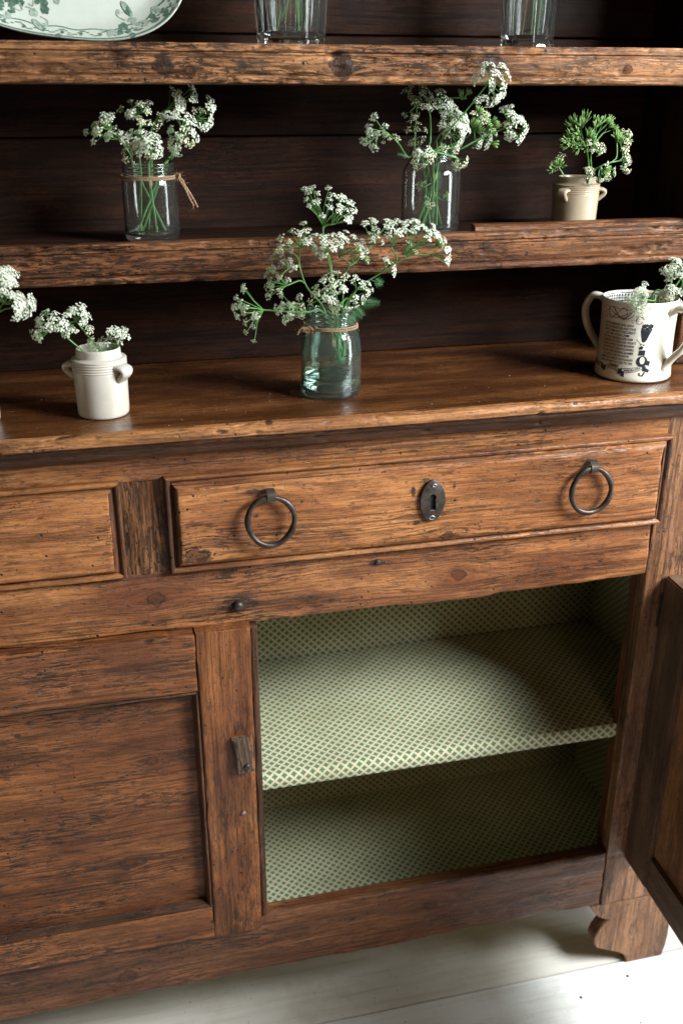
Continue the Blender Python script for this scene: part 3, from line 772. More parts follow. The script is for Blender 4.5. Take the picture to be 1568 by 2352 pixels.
UM_W = [umbellet_mesh('umbellet', 10+i, n, [M['petal'], M['stem'], M['seed'], M['bud']]) for i, n in enumerate((12, 14, 16, 13, 15, 11))]
UM_C = [umbellet_mesh('umbellet', 40+i, n, [M['petal_cream'], M['stem'], M['bud'], M['bud']], R=.0050, fr=.00128, dome=.4) for i, n in enumerate((10, 12, 11, 9))]
def seed_mesh(seed, n):
    r = random.Random(seed); V, F, MI = [], [], []
    for i in range(n):
        a = i*2.4+r.uniform(-.3, .3); sp = .25+.75*math.sqrt((i+.5)/n)*.75
        d = Vector((math.cos(a)*sp*.7, math.sin(a)*sp*.7, 1)).normalized()
        q = Vector((0, 0, -.006)); p0 = q+d*.005; p1 = q+d*.0085; p2 = q+d*.0125
        v, f = [], []; tube(v, f, [q, p0, p1, p2], [.0002, .0006, .0009, .0002], 5)
        o = len(V); V += v; F += [tuple(x+o for x in ff) for ff in f]; MI += [1 if k < 5 else 0 for k in range(len(f))]
    me = mesh('seed_head', V, F, MI); me.materials.append(M['seed']); me.materials.append(M['stem']); me.shade_smooth(); return me
UM_S = [seed_mesh(70+i, n) for i, n in enumerate((9, 11, 8))]
KIND = {'w': UM_W, 'c': UM_C, 's': UM_S}

THIN = {'sprigs in the straight-sided jar': .46, 'sprigs in the round-shouldered jar': .56, 'sprigs in the aqua jar': .74}
def sprig(label, base, stem, umbels, group, loc=None, dry=False, leaves=(), stem_r=.00115):
    """stem: world points from inside the vessel up; umbels: (branch index, hub, disk centre, disk radius, kind, n, size)"""
    root = thing('cow_parsley', label, 'flower', base, group)
    B = Vector(base)
    V, F = [], []
    main = smooth_path([B]+[Vector(p) for p in stem], 7)
    main = [p-B for p in main]; nn = len(main)
    tube(V, F, main, [stem_r*(1-.35*i/nn) for i in range(nn)], 6)
    subs = []
    for (bi, hub, cen, rad, kind, n, size) in umbels:
        hub, cen = Vector(hub), Vector(cen)
        if bi is not None:
            j = min(nn-1, max(0, int(bi*(nn-1)))); p = main[j]+B
            if (hub-p).length > .002:
                tan = main[min(j+1, nn-1)]-main[max(j-1, 0)]; tan = tan.normalized() if tan.length > 1e-9 else Vector((0, 0, 1))
                mdl = p+tan*(hub-p).length*.35
                tube(V, F, [q-B for q in smooth_path([p, mdl.lerp((p+hub)/2, .45), hub], 6)], .00072, 5)
        ax = cen-hub; L = ax.length
        if L < .004: ax = Vector((0, -.3, 1)); L = .004
        ax.normalize()
        ax = (ax+Vector((0, -.45, .10))).normalized()
        cc = hub+ax*max(L, rad*.55)
        e1 = ax.orthogonal().normalized(); e2 = ax.cross(e1)
        n = max(3, round(n*THIN.get(group, .72))) if n and n > 3 else n
        n = n or max(4, min(17, int((rad/.0060)**2*.46)+2))
        size = (size or 1.)*(.78 if group == 'sprigs in the aqua jar' else .88); rad *= 1.15
        rv, rf = [], []; pts = []
        ph = rng.random()*6.28
        for i in range(n):
            rr = rad*math.sqrt((i+.45)/n)*rng.uniform(.86, 1.1); a = ph+i*2.39996+rng.uniform(-.3, .3)
            p = cc+e1*(rr*math.cos(a))+e2*(rr*math.sin(a)) - ax*(rr*rr/(rad+1e-6)*.22) + ax*rng.uniform(-.0022, .0022)
            d = (p-hub).normalized(); d2 = (d*.55+ax*.45+Vector((rng.uniform(-.2, .2), -.25, rng.uniform(-.1, .25)))).normalized()
            sc = size*rng.uniform(.72, 1.12)
            end = p-d2*.0068*sc
            mdl = hub.lerp(end, .5)+ (ax-d)*(.12*(end-hub).length)
            tube(rv, rf, [hub-B, mdl-B, end-B], [.00042, .00034, .00026], 4, cap=False)
            pts.append((p, d2, sc))
        ub = link('umbel', mesh('umbel', rv, rf), M['stem'], root)
        for (p, d2, sc) in pts:
            k = kind if len(kind) == 1 else rng.choice(kind)
            o = bpy.data.objects.new('seed_head' if k == 's' else 'umbellet', rng.choice(KIND[k])); C.objects.link(o); o.parent = ub
            o.matrix_local = Matrix.Translation(p-B) @ d2.to_track_quat('Z', 'Y').to_matrix().to_4x4() @ Matrix.Rotation(rng.random()*6.28, 4, 'Z') @ Matrix.Scale(sc, 4)
    link('stem', mesh('stem', V, F), M['dry'] if dry else M['stem'], root, 60)
    for (p, q, w) in leaves:
        fern(p, q, w, root, B)
    return root
def fern(p, q, w, root, B):
    """a small cut leaf: rib with toothed leaflets"""
    p, q = Vector(p)-B, Vector(q)-B; V, F = [], []
    ax = q-p; L = ax.length; ax.normalize(); sd = ax.cross(Vector((0, -1, .25))).normalized(); nr = sd.cross(ax)
    tube(V, F, [p, p+ax*L*.5+nr*.002, q], [.0006, .0005, .0002], 4)
    for k in range(9):
        t = .18+.78*k/8; c = p+ax*(L*t)+nr*.002*(1-abs(2*t-1)); ll = w*(1-.75*t)+.002
        for s in (-1, 1):
            d = (sd*s+ax*.75).normalized(); e = d.cross(nr).normalized()
            for m in range(4):
                u = .25+.25*m; o = len(V); cc = c+d*(ll*u*.9); lw = min(ll*.11, .0010)*(1.25-u)
                for s2 in (-1, 1):
                    o = len(V)
                    V += [cc-d*lw*.4, cc+e*s2*lw*1.0+d*lw*.5, cc+d*lw*1.3, cc+nr*.0004]
                    F.append((o, o+1, o+2, o+3))
    link('leaf', mesh('leaf', V, F), M['leaf'], root, 0)

def zmap(ox, oy, k):
    """a reading grid over a detail of the picture, in plain picture units"""
    return lambda x, y: (ox+x*k, oy+y*k)
def U(g, Y, bi, hub, cen, r, kind='w', n=None, size=None, dY=0.):
    """one flower head placed on the plane y = Y (head dY nearer)"""
    k = g.k
    h = at(*g(*hub), Y); c = at(*g(*cen), Y+dY)
    rad = r*k*(Y-CLOC.y)/FPX*1.03
    return (bi, h, c, rad, kind, n, size)
class G:
    def __init__(s, ox, oy, k): s.ox, s.oy, s.k = ox, oy, k
    def __call__(s, x, y): return s.ox+x*s.k, s.oy+y*s.k
    def p(s, x, y, Y): return at(s.ox+x*s.k, s.oy+y*s.k, Y)

# ------------------------------------------------------------------ vessels
def tw(name, pts, rad, parent, turns_per_m=160, ply=.0007, fuzz=12):
    """two-ply twine along a path, with loose fibres"""
    P = smooth_path(pts, 8)
    acc = [0.]
    for a, b in zip(P[:-1], P[1:]): acc.append(acc[-1]+(b-a).length)
    n = max(8, int(acc[-1]/.0012)); Q = []
    j = 0
    for k in range(n+1):
        s = acc[-1]*k/n
        while j < len(acc)-2 and acc[j+1] < s: j += 1
        t = (s-acc[j])/max(1e-9, acc[j+1]-acc[j]); Q.append(P[j].lerp(P[j+1], t))
    Q, fr = frames(Q); V, F = [], []
    for ph in (0, math.pi):
        R = [q + (f[0]*math.cos(ph+acc[-1]*k/n*turns_per_m*6.28/ (1)) + f[1]*math.sin(ph+acc[-1]*k/n*turns_per_m*6.28))*rad*.5 for k, (q, f) in enumerate(zip(Q, fr))]
        tube(V, F, R, ply, 5)
    for k in range(fuzz):
        q = rng.choice(Q); d = Vector((rng.uniform(-1, 1), rng.uniform(-1, 1), rng.uniform(-1, 1))).normalized()
        l = rng.uniform(.003, .007); e = Vector((rng.uniform(-1, 1), rng.uniform(-1, 1), rng.uniform(-1, 1)))*.002
        tube(V, F, [q, q+d*l*.5+e*.5, q+d*l+e], .00013, 3)
    return link(name, mesh(name, V, F), M['twine'], parent, 60)

def jar(label, loc, r, h, neck_r, neck_z, shoulder_z, mat, wall=.0022, group=None, thread=2, foot=.0):
    """screw-neck preserve jar as one closed wall of glass"""
    t = thing('glass_jar', label, 'jar', loc, group)
    o = [(0, .0012), (r*.80, .0008), (r*.93, .0), (r*.99, .0030), (r, .0070), (r, shoulder_z*.55), (r, shoulder_z), (r*.975, shoulder_z+(neck_z-shoulder_z)*.42), (r*.52+neck_r*.48, shoulder_z+(neck_z-shoulder_z)*.76), (neck_r+.0003, neck_z-.0008), (neck_r, neck_z+.0008)]
    hn = h-neck_z
    for q in range(thread):
        z = neck_z+hn*(.16+.34*q); o += [(neck_r, z), (neck_r+.0013, z+hn*.09), (neck_r+.0013, z+hn*.14), (neck_r, z+hn*.23)]
    o += [(neck_r, h-hn*.18), (neck_r+.0008, h-hn*.10), (neck_r+.0004, h)]
    i = [(neck_r-wall*.9, h), (neck_r-wall, h-hn*.2), (neck_r-wall, neck_z), ((r+neck_r)/2-wall, shoulder_z+(neck_z-shoulder_z)*.72), (r*.97-wall, shoulder_z+(neck_z-shoulder_z)*.36), (r-wall, shoulder_z-.002), (r-wall, .011), (r*.93-wall*.6, .0065), (r*.5, .0056), (0, .0062)]
    pr = round_prof(o, 3, .003)+round_prof(i, 3, .003)
    lathe('jar_glass', pr, mat, t, 80, smooth=60)
    return t
MIDZ = 1.0585                     # boards of the lower shelf
TOPZ = 1.2452

# --- aqua jar at the middle of the counter
jc = Vector((-.0625, .060, .9003))
J5 = jar('aqua green glass jar tied with twine, alone at the middle of the counter', jc, .0328, .0915, .0262, .0735, .0470, M['glass_green'], .0026)
lathe('water', round_prof([(0, .0068), (.027, .0068), (.0296, .012), (.0300, .022), (0, .022)], 3, .003), M['water'], J5, 64)
T5 = thing('twine', 'twine tied round the neck of the aqua jar, its frayed knot on the left', 'twine', jc)
zt = .0752
ang = lambda a, r_, z: (r_*math.cos(a), r_*math.sin(a), z)
tw('loop', [ang(math.radians(195+k*15), .0284, zt+.0012*math.sin(k*.3)) for k in range(25)], .0009, T5)
tw('loop', [ang(math.radians(200+k*15), .0286, zt-.0017+.0008*math.sin(k*.4)) for k in range(24)], .0009, T5)
kn = Vector(ang(math.radians(212), .0292, zt))
tw('knot', [kn+Vector(d) for d in ((0, -.002, .002), (-.003, -.004, .001), (-.004, -.001, -.003), (0, -.003, -.003), (.001, -.005, 0), (-.004, -.003, .003), (-.005, 0, 0))], .001, T5, fuzz=24)
tw('loose_end', [kn, kn+Vector((-.006, -.004, .002)), kn+Vector((-.012, -.004, .0015)), kn+Vector((-.015, -.003, -.005))], .001, T5, fuzz=16)
tw('loose_end', [kn, kn+Vector((-.005, -.003, -.003)), kn+Vector((-.008, -.004, .001)), kn+Vector((-.011, -.005, .003))], .001, T5, fuzz=16)
tag_end = Vector(ang(math.radians(290), .0288, zt))
tw('loose_end', [tag_end, tag_end+Vector((.001, -.001, -.008)), tag_end+Vector((.0006, .0005, -.016)), tag_end+Vector((.0012, .0015, -.021))], .0009, T5, fuzz=4)

g = G(488, 373.2, .36617); Y5 = .055
mouth = lambda dx, dy=0.: jc+Vector((dx, dy, .090))
low = lambda dx, dy=0., z=.030: jc+Vector((.010+dx*.28, -.002+dy*.3, z+abs(dx)*.9))
gr5 = 'sprigs in the aqua jar'
sprig('tallest cow parsley sprig in the aqua jar, broad flat head above the shelf', low(.012, .004), [mouth(.004, .01), g.p(745, 650, .05), g.p(700, 500, .045), g.p(690, 395, .045)],
      [U(g, .045, 1., (690, 392), (590, 150), 95, 'w', 9, .9), U(g, .045, 1., (700, 390), (720, 235), 105, 'w', 10), U(g, .04, .97, (745, 385), (850, 230), 95, 'w', 11), U(g, .045, .95, (770, 385), (860, 330), 60, 'w', 6)], gr5)
sprig('cow parsley sprig curving up left in the aqua jar, against the shelf edge', low(-.010, -.004), [mouth(-.006, .004), g.p(590, 780, .04), g.p(545, 640, .035), g.p(548, 540, .03)],
      [U(g, .03, .72, (490, 660), (400, 620), 125, 'w', 15), U(g, .03, .55, (470, 770), (350, 760), 105, 'wc', 12), U(g, .03, 1., (548, 530), (500, 430), 120, 'wc', 11), U(g, .028, 1., (560, 530), (620, 490), 75, 'w', 7), U(g, .03, .8, (450, 540), (400, 500), 60, 'c', 6)], gr5)
sprig('cow parsley sprig reaching far left from the aqua jar', low(.014, -.006), [mouth(-.010, -.012), g.p(595, 938, .018), g.p(480, 935, .005), g.p(320, 925, .005)],
      [U(g, .005, 1., (320, 925), (125, 850), 85, 'w', 8, .9), U(g, .003, 1., (318, 930), (165, 985), 125, 'wc', 12, .9), U(g, .0, .62, (520, 905), (425, 940), 100, 'w', 12), U(g, .01, .5, (560, 925), (540, 965), 30, 'w', 3), U(g, .012, .5, (570, 880), (500, 870), 55, 'wc', 5)], gr5)
sprig('blurred white cow parsley head nearest the lens above the aqua jar', low(.006, .012), [mouth(.008, .002), g.p(770, 800, .03), g.p(735, 650, .02), g.p(718, 560, .01)],
      [U(g, .0, 1., (718, 560), (740, 465), 110, 'w', 13), U(g, .012, .9, (700, 560), (650, 535), 70, 'w', 7)], gr5)
sprig('cow parsley sprig leaning right in the aqua jar, domed heads over the shelf edge', low(-.004, .01), [mouth(.014, .006), g.p(830, 700, .03), g.p(900, 620, .028), g.p(1000, 520, .03)],
      [U(g, .025, .62, (790, 590), (900, 480), 115, 'wwwws', 14), U(g, .02, .7, (860, 590), (965, 540), 70, 'w', 8), U(g, .03, 1., (1000, 520), (1030, 360), 105, 'w', 11), U(g, .03, .95, (1000, 500), (1030, 465), 60, 'w', 5)], gr5)
sprig('long cow parsley sprig arching furthest right from the aqua jar', low(-.012, .002), [mouth(.014, .0), g.p(900, 800, .02), g.p(1060, 690, .01), g.p(1200, 600, .0)],
      [U(g, .0, .9, (1120, 530), (1170, 370), 90, 'wwwws', 11), U(g, -.005, 1., (1200, 580), (1320, 390), 115, 'wwwws', 15), U(g, -.005, 1., (1250, 545), (1420, 450), 65, 'w', 7), U(g, -.008, 1., (1360, 580), (1475, 570), 75, 'w', 9), U(g, .005, .75, (1080, 660), (1125, 625), 70, 'w', 8), U(g, .0, 1., (1210, 570), (1255, 515), 40, 'wc', 4)], gr5,
      leaves=[(g.p(1000, 740, .01), g.p(1065, 760, .01), .008)])
sprig('short cow parsley sprig with cut green leaf, lower right of aqua jar', low(.008, -.01), [mouth(.016, -.008), g.p(850, 900, .01), g.p(900, 800, .005)],
      [U(g, .0, .9, (870, 830), (900, 900), 95, 'w', 9), U(g, .0, 1., (900, 800), (950, 740), 95, 'wc', 10, .85), U(g, .0, .8, (840, 850), (745, 930), 40, 'w', 4)], gr5,
      leaves=[(g.p(860, 900, .0), g.p(940, 965, -.004), .012), (g.p(910, 880, .0), g.p(1045, 882, -.004), .010), (g.p(820, 960, .0), g.p(890, 1000, -.004), .012)])
sprig('short cow parsley sprig in front of the tall stems of the aqua jar', low(-.006, -.012), [mouth(.002, -.016), g.p(745, 900, .01), g.p(720, 840, .005)],
      [U(g, .0, 1., (720, 850), (650, 790), 95, 'wc', 11), U(g, .002, 1., (735, 850), (720, 850), 70, 'w', 7), U(g, .006, .8, (780, 760), (775, 690), 75, 'wc', 9), U(g, .0, .9, (800, 820), (810, 760), 45, 'w', 4)], gr5)
sprig('flowerless cow parsley stem with a feathery leaf drowned inside the aqua jar', low(.020, .0, .024), [low(.012, -.006, .05), low(.002, -.004, .075), mouth(-.004, 0.)], [], gr5,
      leaves=[(low(.008, -.012, .050), low(-.020, -.014, .045), .018), (low(.002, -.012, .046), low(-.006, -.016, .030), .014)])

# --- stoneware pots with two lugs
def pot(label, loc, r, h, mat, lug_angles, k=1.):
    t = thing('stoneware_pot', label, 'pot', loc)
    o = [(0, .0008), (r*.90, .0), (r*.955, .0018), (r*.97, .006), (r, h*.60), (r*1.01, h*.66)]
    z = h*.67
    for q in range(4):
        o += [(r*1.0, z), (r*1.028, z+h*.012), (r*1.028, z+h*.022), (r*.995, z+h*.034)]; z += h*.038
    o += [(r*1.02, z+.0005), (r*1.03, z+h*.018), (r*1.0, z+h*.034), (r*.88, z+h*.043), (r*.835, z+h*.06), (r*.825, h*.975), (r*.80, h), (r*.76, h*.995), (r*.74, h*.95), (r*.76, h*.8), (r*.88, h*.7), (r*.90, h*.3), (r*.85, .008), (0, .006)]
    lathe('body', round_prof(o, 3, .0012), mat, t, 72, smooth=70)
    for a in lug_angles:
        V, F = [], []
        ra = math.radians(a); e = Vector((math.cos(ra), math.sin(ra), 0)); s = Vector((-math.sin(ra), math.cos(ra), 0))
        P = []
        for q in range(13):
            u = q/12; ph = math.pi*u
            P.append(e*(r*.97+ .0095*k*math.sin(ph)**.8) + s*(-.0085*k*math.cos(ph))+Vector((0, 0, h*.725-.006*k*(1-math.sin(ph)))))
        # strap bent outwards and down: a thick lip like a pulled ear
        P2 = [e*(r*.95)+Vector((0, 0, h*.755)), e*(r+.0045*k)+Vector((0, 0, h*.745)), e*(r+.0078*k)+Vector((0, 0, h*.715)), e*(r+.0072*k)+Vector((0, 0, h*.665)), e*(r+.0025*k)+Vector((0, 0, h*.60)), e*(r*.96)+Vector((0, 0, h*.555))]
        Q = smooth_path(P2, 5); nq = len(Q)
        tube_R = [1.]*nq
        PP, fr = frames(Q); off = 0
        for i, p in enumerate(PP):
            w = .0098*k*(1-.38*i/nq); th = .0030*k
            tn = (PP[min(i+1, nq-1)]-PP[max(i-1, 0)]).normalized(); nr = s.cross(tn).normalized()
            for m in range(12):
                b = 2*math.pi*m/12; cb, sb = math.cos(b), math.sin(b)
                V.append(p+s*(math.copysign(abs(cb)**.8, cb)*w)+nr*(sb*th*(1+.3*abs(cb))))
        for i in range(nq-1):
            for m in range(12): F.append((i*12+m, i*12+(m+1) % 12, (i+1)*12+(m+1) % 12, (i+1)*12+m))
        F.append(tuple(range(12))); F.append(tuple((nq-1)*12+m for m in range(12))[::-1])
        link('lug', mesh('lug', V, F), mat, t, 60)
    return t
p1 = Vector((-.3055, .0405, .9003))
pot('pale grey stoneware pot with ribbed shoulder and two lugs on the left of the counter', p1, .0266, .0690, M['stone'], (-42, 162))
p4 = Vector((.2475, .140, MIDZ))
pot('tan stoneware pot with two lugs on the dark shelf, right end', p4, .0262, .0565, M['stone_tan'], (-22, 215), .78)
p0 = Vector((-.4400, .0400, .9003))
pot('white stoneware pot cut off by the left edge of the picture', p0, .0345, .082, M['stone'], (100, 200))

g = G(0, 574.15, .2197)
gr1 = 'sprigs in the grey pot'
m1 = p1+Vector((0, 0, .066))
sprig('cow parsley sprig leaning furthest left out of the grey pot', p1+Vector((.012, 0, .009)), [g.p(950, 1150, .045), g.p(740, 950, .04), g.p(565, 790, .035)],
      [U(g, .035, 1., (565, 790), (545, 690), 165, 'w', 12, 1.0), U(g, .035, 1., (560, 795), (380, 760), 60, 'w', 4), U(g, .034, 1., (540, 830), (372, 915), 42, 'w', 3, 1.1), U(g, .034, .98, (560, 800), (575, 860), 40, 'w', 2, 1.2), U(g, .04, .72, (735, 880), (715, 815), 62, 'wc', 5)], gr1)
sprig('cow parsley sprig at the back of the grey pot with four small round heads', p1+Vector((.004, .01, .009)), [g.p(1075, 1130, .05), g.p(930, 910, .05), g.p(790, 738, .05)],
      [U(g, .05, 1., (790, 735), (845, 575), 95, 'w', 6), U(g, .05, 1., (790, 735), (760, 600), 40, 'w', 3), U(g, .05, 1., (790, 738), (905, 700), 60, 'w', 5), U(g, .05, 1., (785, 742), (725, 810), 45, 'wc', 4), U(g, .05, .75, (915, 870), (950, 785), 40, 'c', 3)], gr1)
sprig('short cow parsley sprig on the right of the grey pot with its head spread level', p1+Vector((-.006, -.006, .009)), [p1+Vector((.010, -.004, .05)), g.p(1195, 1120, .045), g.p(1190, 1080, .045)],
      [U(g, .045, 1., (1190, 1080), (1090, 900), 120, 'w', 9), U(g, .04, 1., (1185, 1080), (905, 1000), 75, 'wwwws', 7), U(g, .045, 1., (1195, 1078), (1255, 800), 85, 'w', 8)], gr1)
gr0 = 'sprigs in the pot at the left edge'
sprig('white cow parsley head at the left edge of the picture, the upper one', p0+Vector((.01, 0, .01)), [p0+Vector((.012, .0, .08)), at(-30, 720, .03), at(-5, 660, .02)],
      [U(g, .02, 1., (-10, 420), (60, 190), 135, 'w', 15), U(g, .02, 1., (-10, 430), (150, 280), 80, 'w', 7), U(g, .02, .95, (-40, 500), (40, 330), 80, 'w', 7)], gr0)
sprig('white cow parsley head at the left edge of the picture, the lower one hanging right', p0+Vector((.016, -.004, .01)), [p0+Vector((.018, -.004, .08)), at(-30, 735, .01), at(5, 713, .01)],
      [U(g, .005, 1., (150, 600), (240, 500), 110, 'w', 12), U(g, .005, 1., (150, 605), (270, 640), 115, 'w', 13), U(g, .005, 1., (150, 600), (370, 540), 65, 'w', 6), U(g, .01, .85, (30, 560), (70, 560), 45, 's', 4)], gr0)

g = G(1234.4, 241.1, .1648)
gr4 = 'sprigs in the tan pot'
Y4 = .14
b4 = lambda dx, dy=0.: p4+Vector((dx, dy, .008))
sprig('green seeding cow parsley sprig standing tall in the tan pot', b4(.004), [g.p(690, 1000, .145), g.p(692, 700, .145), g.p(640, 530, .14), g.p(600, 370, .14)],
      [U(g, .145, 1., (600, 350), (540, 210), 125, 's', 9, 1.1), U(g, .14, .9, (620, 500), (420, 420), 60, 's', 3, 1.2), U(g, .14, .86, (630, 540), (330, 560), 60, 's', 3, 1.2), U(g, .138, .82, (640, 570), (560, 590), 60, 's', 4), U(g, .142, .92, (620, 450), (540, 480), 70, 's', 3)], gr4)
sprig('cow parsley sprig with cream heads in the middle of the tan pot', b4(.009, .004), [g.p(725, 1000, .14), g.p(735, 750, .135), g.p(750, 640, .13)],
      [U(g, .13, 1., (790, 600), (840, 500), 150, 'c', 11, .9), U(g, .14, 1., (760, 560), (770, 190), 70, 's', 4, 1.1), U(g, .14, 1., (825, 400), (970, 190), 60, 's', 3, 1.1), U(g, .14, 1., (900, 400), (1040, 330), 50, 's', 2, 1.1), U(g, .132, .95, (740, 640), (750, 680), 45, 'c', 2), U(g, .13, 1., (860, 640), (880, 690), 40, 'c', 2), U(g, .135, 1., (690, 470), (720, 400), 60, 's', 4)], gr4)
sprig('cow parsley sprig reaching right out of the tan pot, its heads in profile', b4(-.004), [g.p(740, 990, .13), g.p(860, 860, .125), g.p(1000, 805, .12), g.p(1185, 770, .12)],
      [U(g, .12, 1., (1185, 770), (1260, 740), 85, 'c', 7), U(g, .12, 1., (1188, 780), (1235, 850), 60, 'c', 4), U(g, .12, 1., (1188, 790), (1215, 950), 45, 'c', 3), U(g, .125, 1., (1200, 640), (1230, 620), 55, 'c', 4), U(g, .13, 1., (1150, 540), (1230, 450), 75, 'cs', 7), U(g, .13, .95, (1140, 500), (1230, 330), 60, 'c', 5), U(g, .125, .8, (1100, 480), (1080, 480), 60, 's', 5)], gr4)
sprig('drooping green cow parsley sprig over the right rim of the tan pot', b4(.006, -.006), [g.p(720, 990, .115), g.p(790, 900, .11), g.p(860, 870, .108)],
      [U(g, .105, 1., (860, 870), (960, 930), 105, 'cs', 9, .85), U(g, .105, 1., (880, 920), (930, 1070), 100, 'c', 6, .8), U(g, .105, 1., (850, 930), (830, 1070), 40, 'c', 2, .8), U(g, .112, .7, (720, 930), (690, 920), 70, 'c', 7), U(g, .108, 1., (900, 900), (1060, 960), 40, 'c', 2, .8)], gr4)
sprig('thin cow parsley sprig with a brownish head leaning left out of the tan pot', b4(-.010), [g.p(400, 1060, .145), g.p(370, 1000, .15), g.p(285, 860, .15)],
      [U(g, .15, 1., (280, 850), (275, 780), 95, 'cs', 8), U(g, .15, 1., (250, 880), (130, 910), 30, 's', 1), U(g, .15, 1., (255, 890), (205, 925), 30, 'c', 1), U(g, .15, 1., (310, 760), (325, 690), 40, 'c', 3)], gr4)

# --- straight jar with twine, lower shelf left
j2 = Vector((-.2380, .140, MIDZ))
J2 = jar('clear straight-sided glass jar with a twine tail, on the shelf at left', j2, .0288, .0775, .0262, .0655, .0575, M['glass'], .0020)
T2 = thing('twine', 'twine round the clear straight-sided jar, its long tail hanging right', 'twine', j2)
zt = .0648
tw('loop', [ang(math.radians(15+k*15), .0284, zt) for k in range(25)], .001, T2)
tw('loop', [ang(math.radians(10+k*15), .0286, zt-.0022) for k in range(25)], .001, T2)
kn = Vector(ang(math.radians(-22), .0296, zt))
tw('knot', [kn+Vector(d) for d in ((0, 0, .003), (.003, -.003, .001), (.001, -.003, -.003), (-.001, 0, -.002), (.003, -.001, .002), (.004, -.002, -.001))], .0011, T2, fuzz=10)
for dx, dz, ex in ((.020, -.031, .0), (.016, -.030, .002), (.013, -.024, -.001)):
    tw('tail', [kn, kn+Vector((.004+ex, -.003, -.004)), kn+Vector((dx*.6, -.004+ex, dz*.5)), kn+Vector((dx, -.004, dz))], .0011, T2, fuzz=6)
g = G(183.7, 183.7, .2197)
gr2 = 'sprigs in the straight-sided jar'
b2 = lambda dx, dy=0.: j2+Vector((dx, dy, .008))
m2 = lambda dx, dy=0.: j2+Vector((dx, dy, .074))
sprig('cow parsley sprig bending left out of the straight-sided jar', b2(.014, 0), [m2(-.014, .004), g.p(540, 800, .14), g.p(430, 640, .135), g.p(330, 540, .13)],
      [U(g, .125, 1., (240, 505), (190, 430), 130, 'wc', 13), U(g, .125, 1., (260, 580), (120, 590), 75, 'c', 5), U(g, .125, .95, (330, 540), (270, 330), 90, 'wc', 8), U(g, .12, .9, (410, 625), (400, 520), 100, 'wc', 10), U(g, .12, .85, (420, 630), (250, 590), 50, 'w', 3), U(g, .115, .8, (470, 640), (470, 590), 70, 'w', 6)], gr2)
sprig('cow parsley sprig upright at the middle of the straight-sided jar with a round head', b2(-.012, .004), [m2(-.008, -.004), g.p(600, 700, .135), g.p(640, 480, .13), g.p(600, 380, .13)],
      [U(g, .13, 1., (600, 370), (570, 240), 170, 'wc', 14), U(g, .13, 1., (610, 370), (510, 340), 60, 'w', 4), U(g, .125, 1., (660, 330), (715, 255), 85, 'c', 7), U(g, .12, .85, (660, 480), (670, 390), 90, 'c', 9), U(g, .11, .75, (600, 600), (560, 540), 100, 'w', 9), U(g, .105, .6, (610, 700), (555, 660), 60, 'w', 4)], gr2)
sprig('cow parsley sprig in front in the straight-sided jar, low white heads over the rim', b2(.004, -.008), [m2(.0, -.012), g.p(780, 820, .115), g.p(720, 690, .105), g.p(700, 640, .1)],
      [U(g, .1, 1., (720, 660), (730, 570), 120, 'w', 12), U(g, .1, .95, (700, 680), (700, 650), 110, 'w', 10), U(g, .1, .9, (740, 720), (835, 770), 75, 'w', 6), U(g, .1, .85, (740, 740), (770, 830), 60, 'c', 6), U(g, .105, .7, (640, 770), (630, 755), 70, 'w', 5), U(g, .11, .6, (560, 780), (440, 760), 80, 'c', 7), U(g, .11, .7, (560, 740), (545, 740), 55, 'c', 5)], gr2)
sprig('cow parsley sprig with a stout stem, its head tucked under the upper shelf at left', b2(-.004, .008), [m2(.004, .006), g.p(740, 560, .145), g.p(830, 370, .14), g.p(920, 297, .135)],
      [U(g, .135, 1., (920, 295), (1050, 150), 110, 'w', 11), U(g, .135, 1., (930, 300), (1100, 250), 110, 'wc', 12), U(g, .13, 1., (920, 300), (960, 400), 80, 'w', 8), U(g, .135, 1., (930, 280), (1230, 160), 110, 'w', 9), U(g, .13, .8, (800, 420), (850, 430), 70, 'c', 6)], gr2)
sprig('cow parsley sprig leaning right in the straight-sided jar, widest white head', b2(-.016, -.002), [m2(.016, .002), g.p(960, 820, .125), g.p(1040, 690, .12), g.p(1050, 520, .115)],
      [U(g, .115, 1., (1050, 520), (1160, 400), 150, 'w', 15), U(g, .11, .9, (1050, 600), (940, 600), 120, 'w', 13), U(g, .11, .85, (1040, 660), (965, 765), 80, 'w', 7), U(g, .11, .95, (1060, 560), (1110, 580), 90, 'wc', 9), U(g, .11, .95, (1090, 560), (1220, 620), 60, 'wc', 3), U(g, .11, .9, (1080, 640), (1150, 690), 30, 'c', 2)], gr2)
sprig('cow parsley sprig at the far right of the straight-sided jar with two lone heads', b2(-.010, .006), [m2(.018, .006), g.p(1000, 740, .14), g.p(1150, 470, .13), g.p(1230, 400, .13)],
      [U(g, .125, 1., (1250, 400), (1380, 430), 90, 'w', 8), U(g, .13, 1., (1250, 380), (1390, 235), 75, 'w', 5, 1.15), U(g, .125, 1., (1230, 420), (1310, 510), 65, 'w', 5), U(g, .13, 1., (1230, 390), (1280, 290), 70, 'c', 6)], gr2)

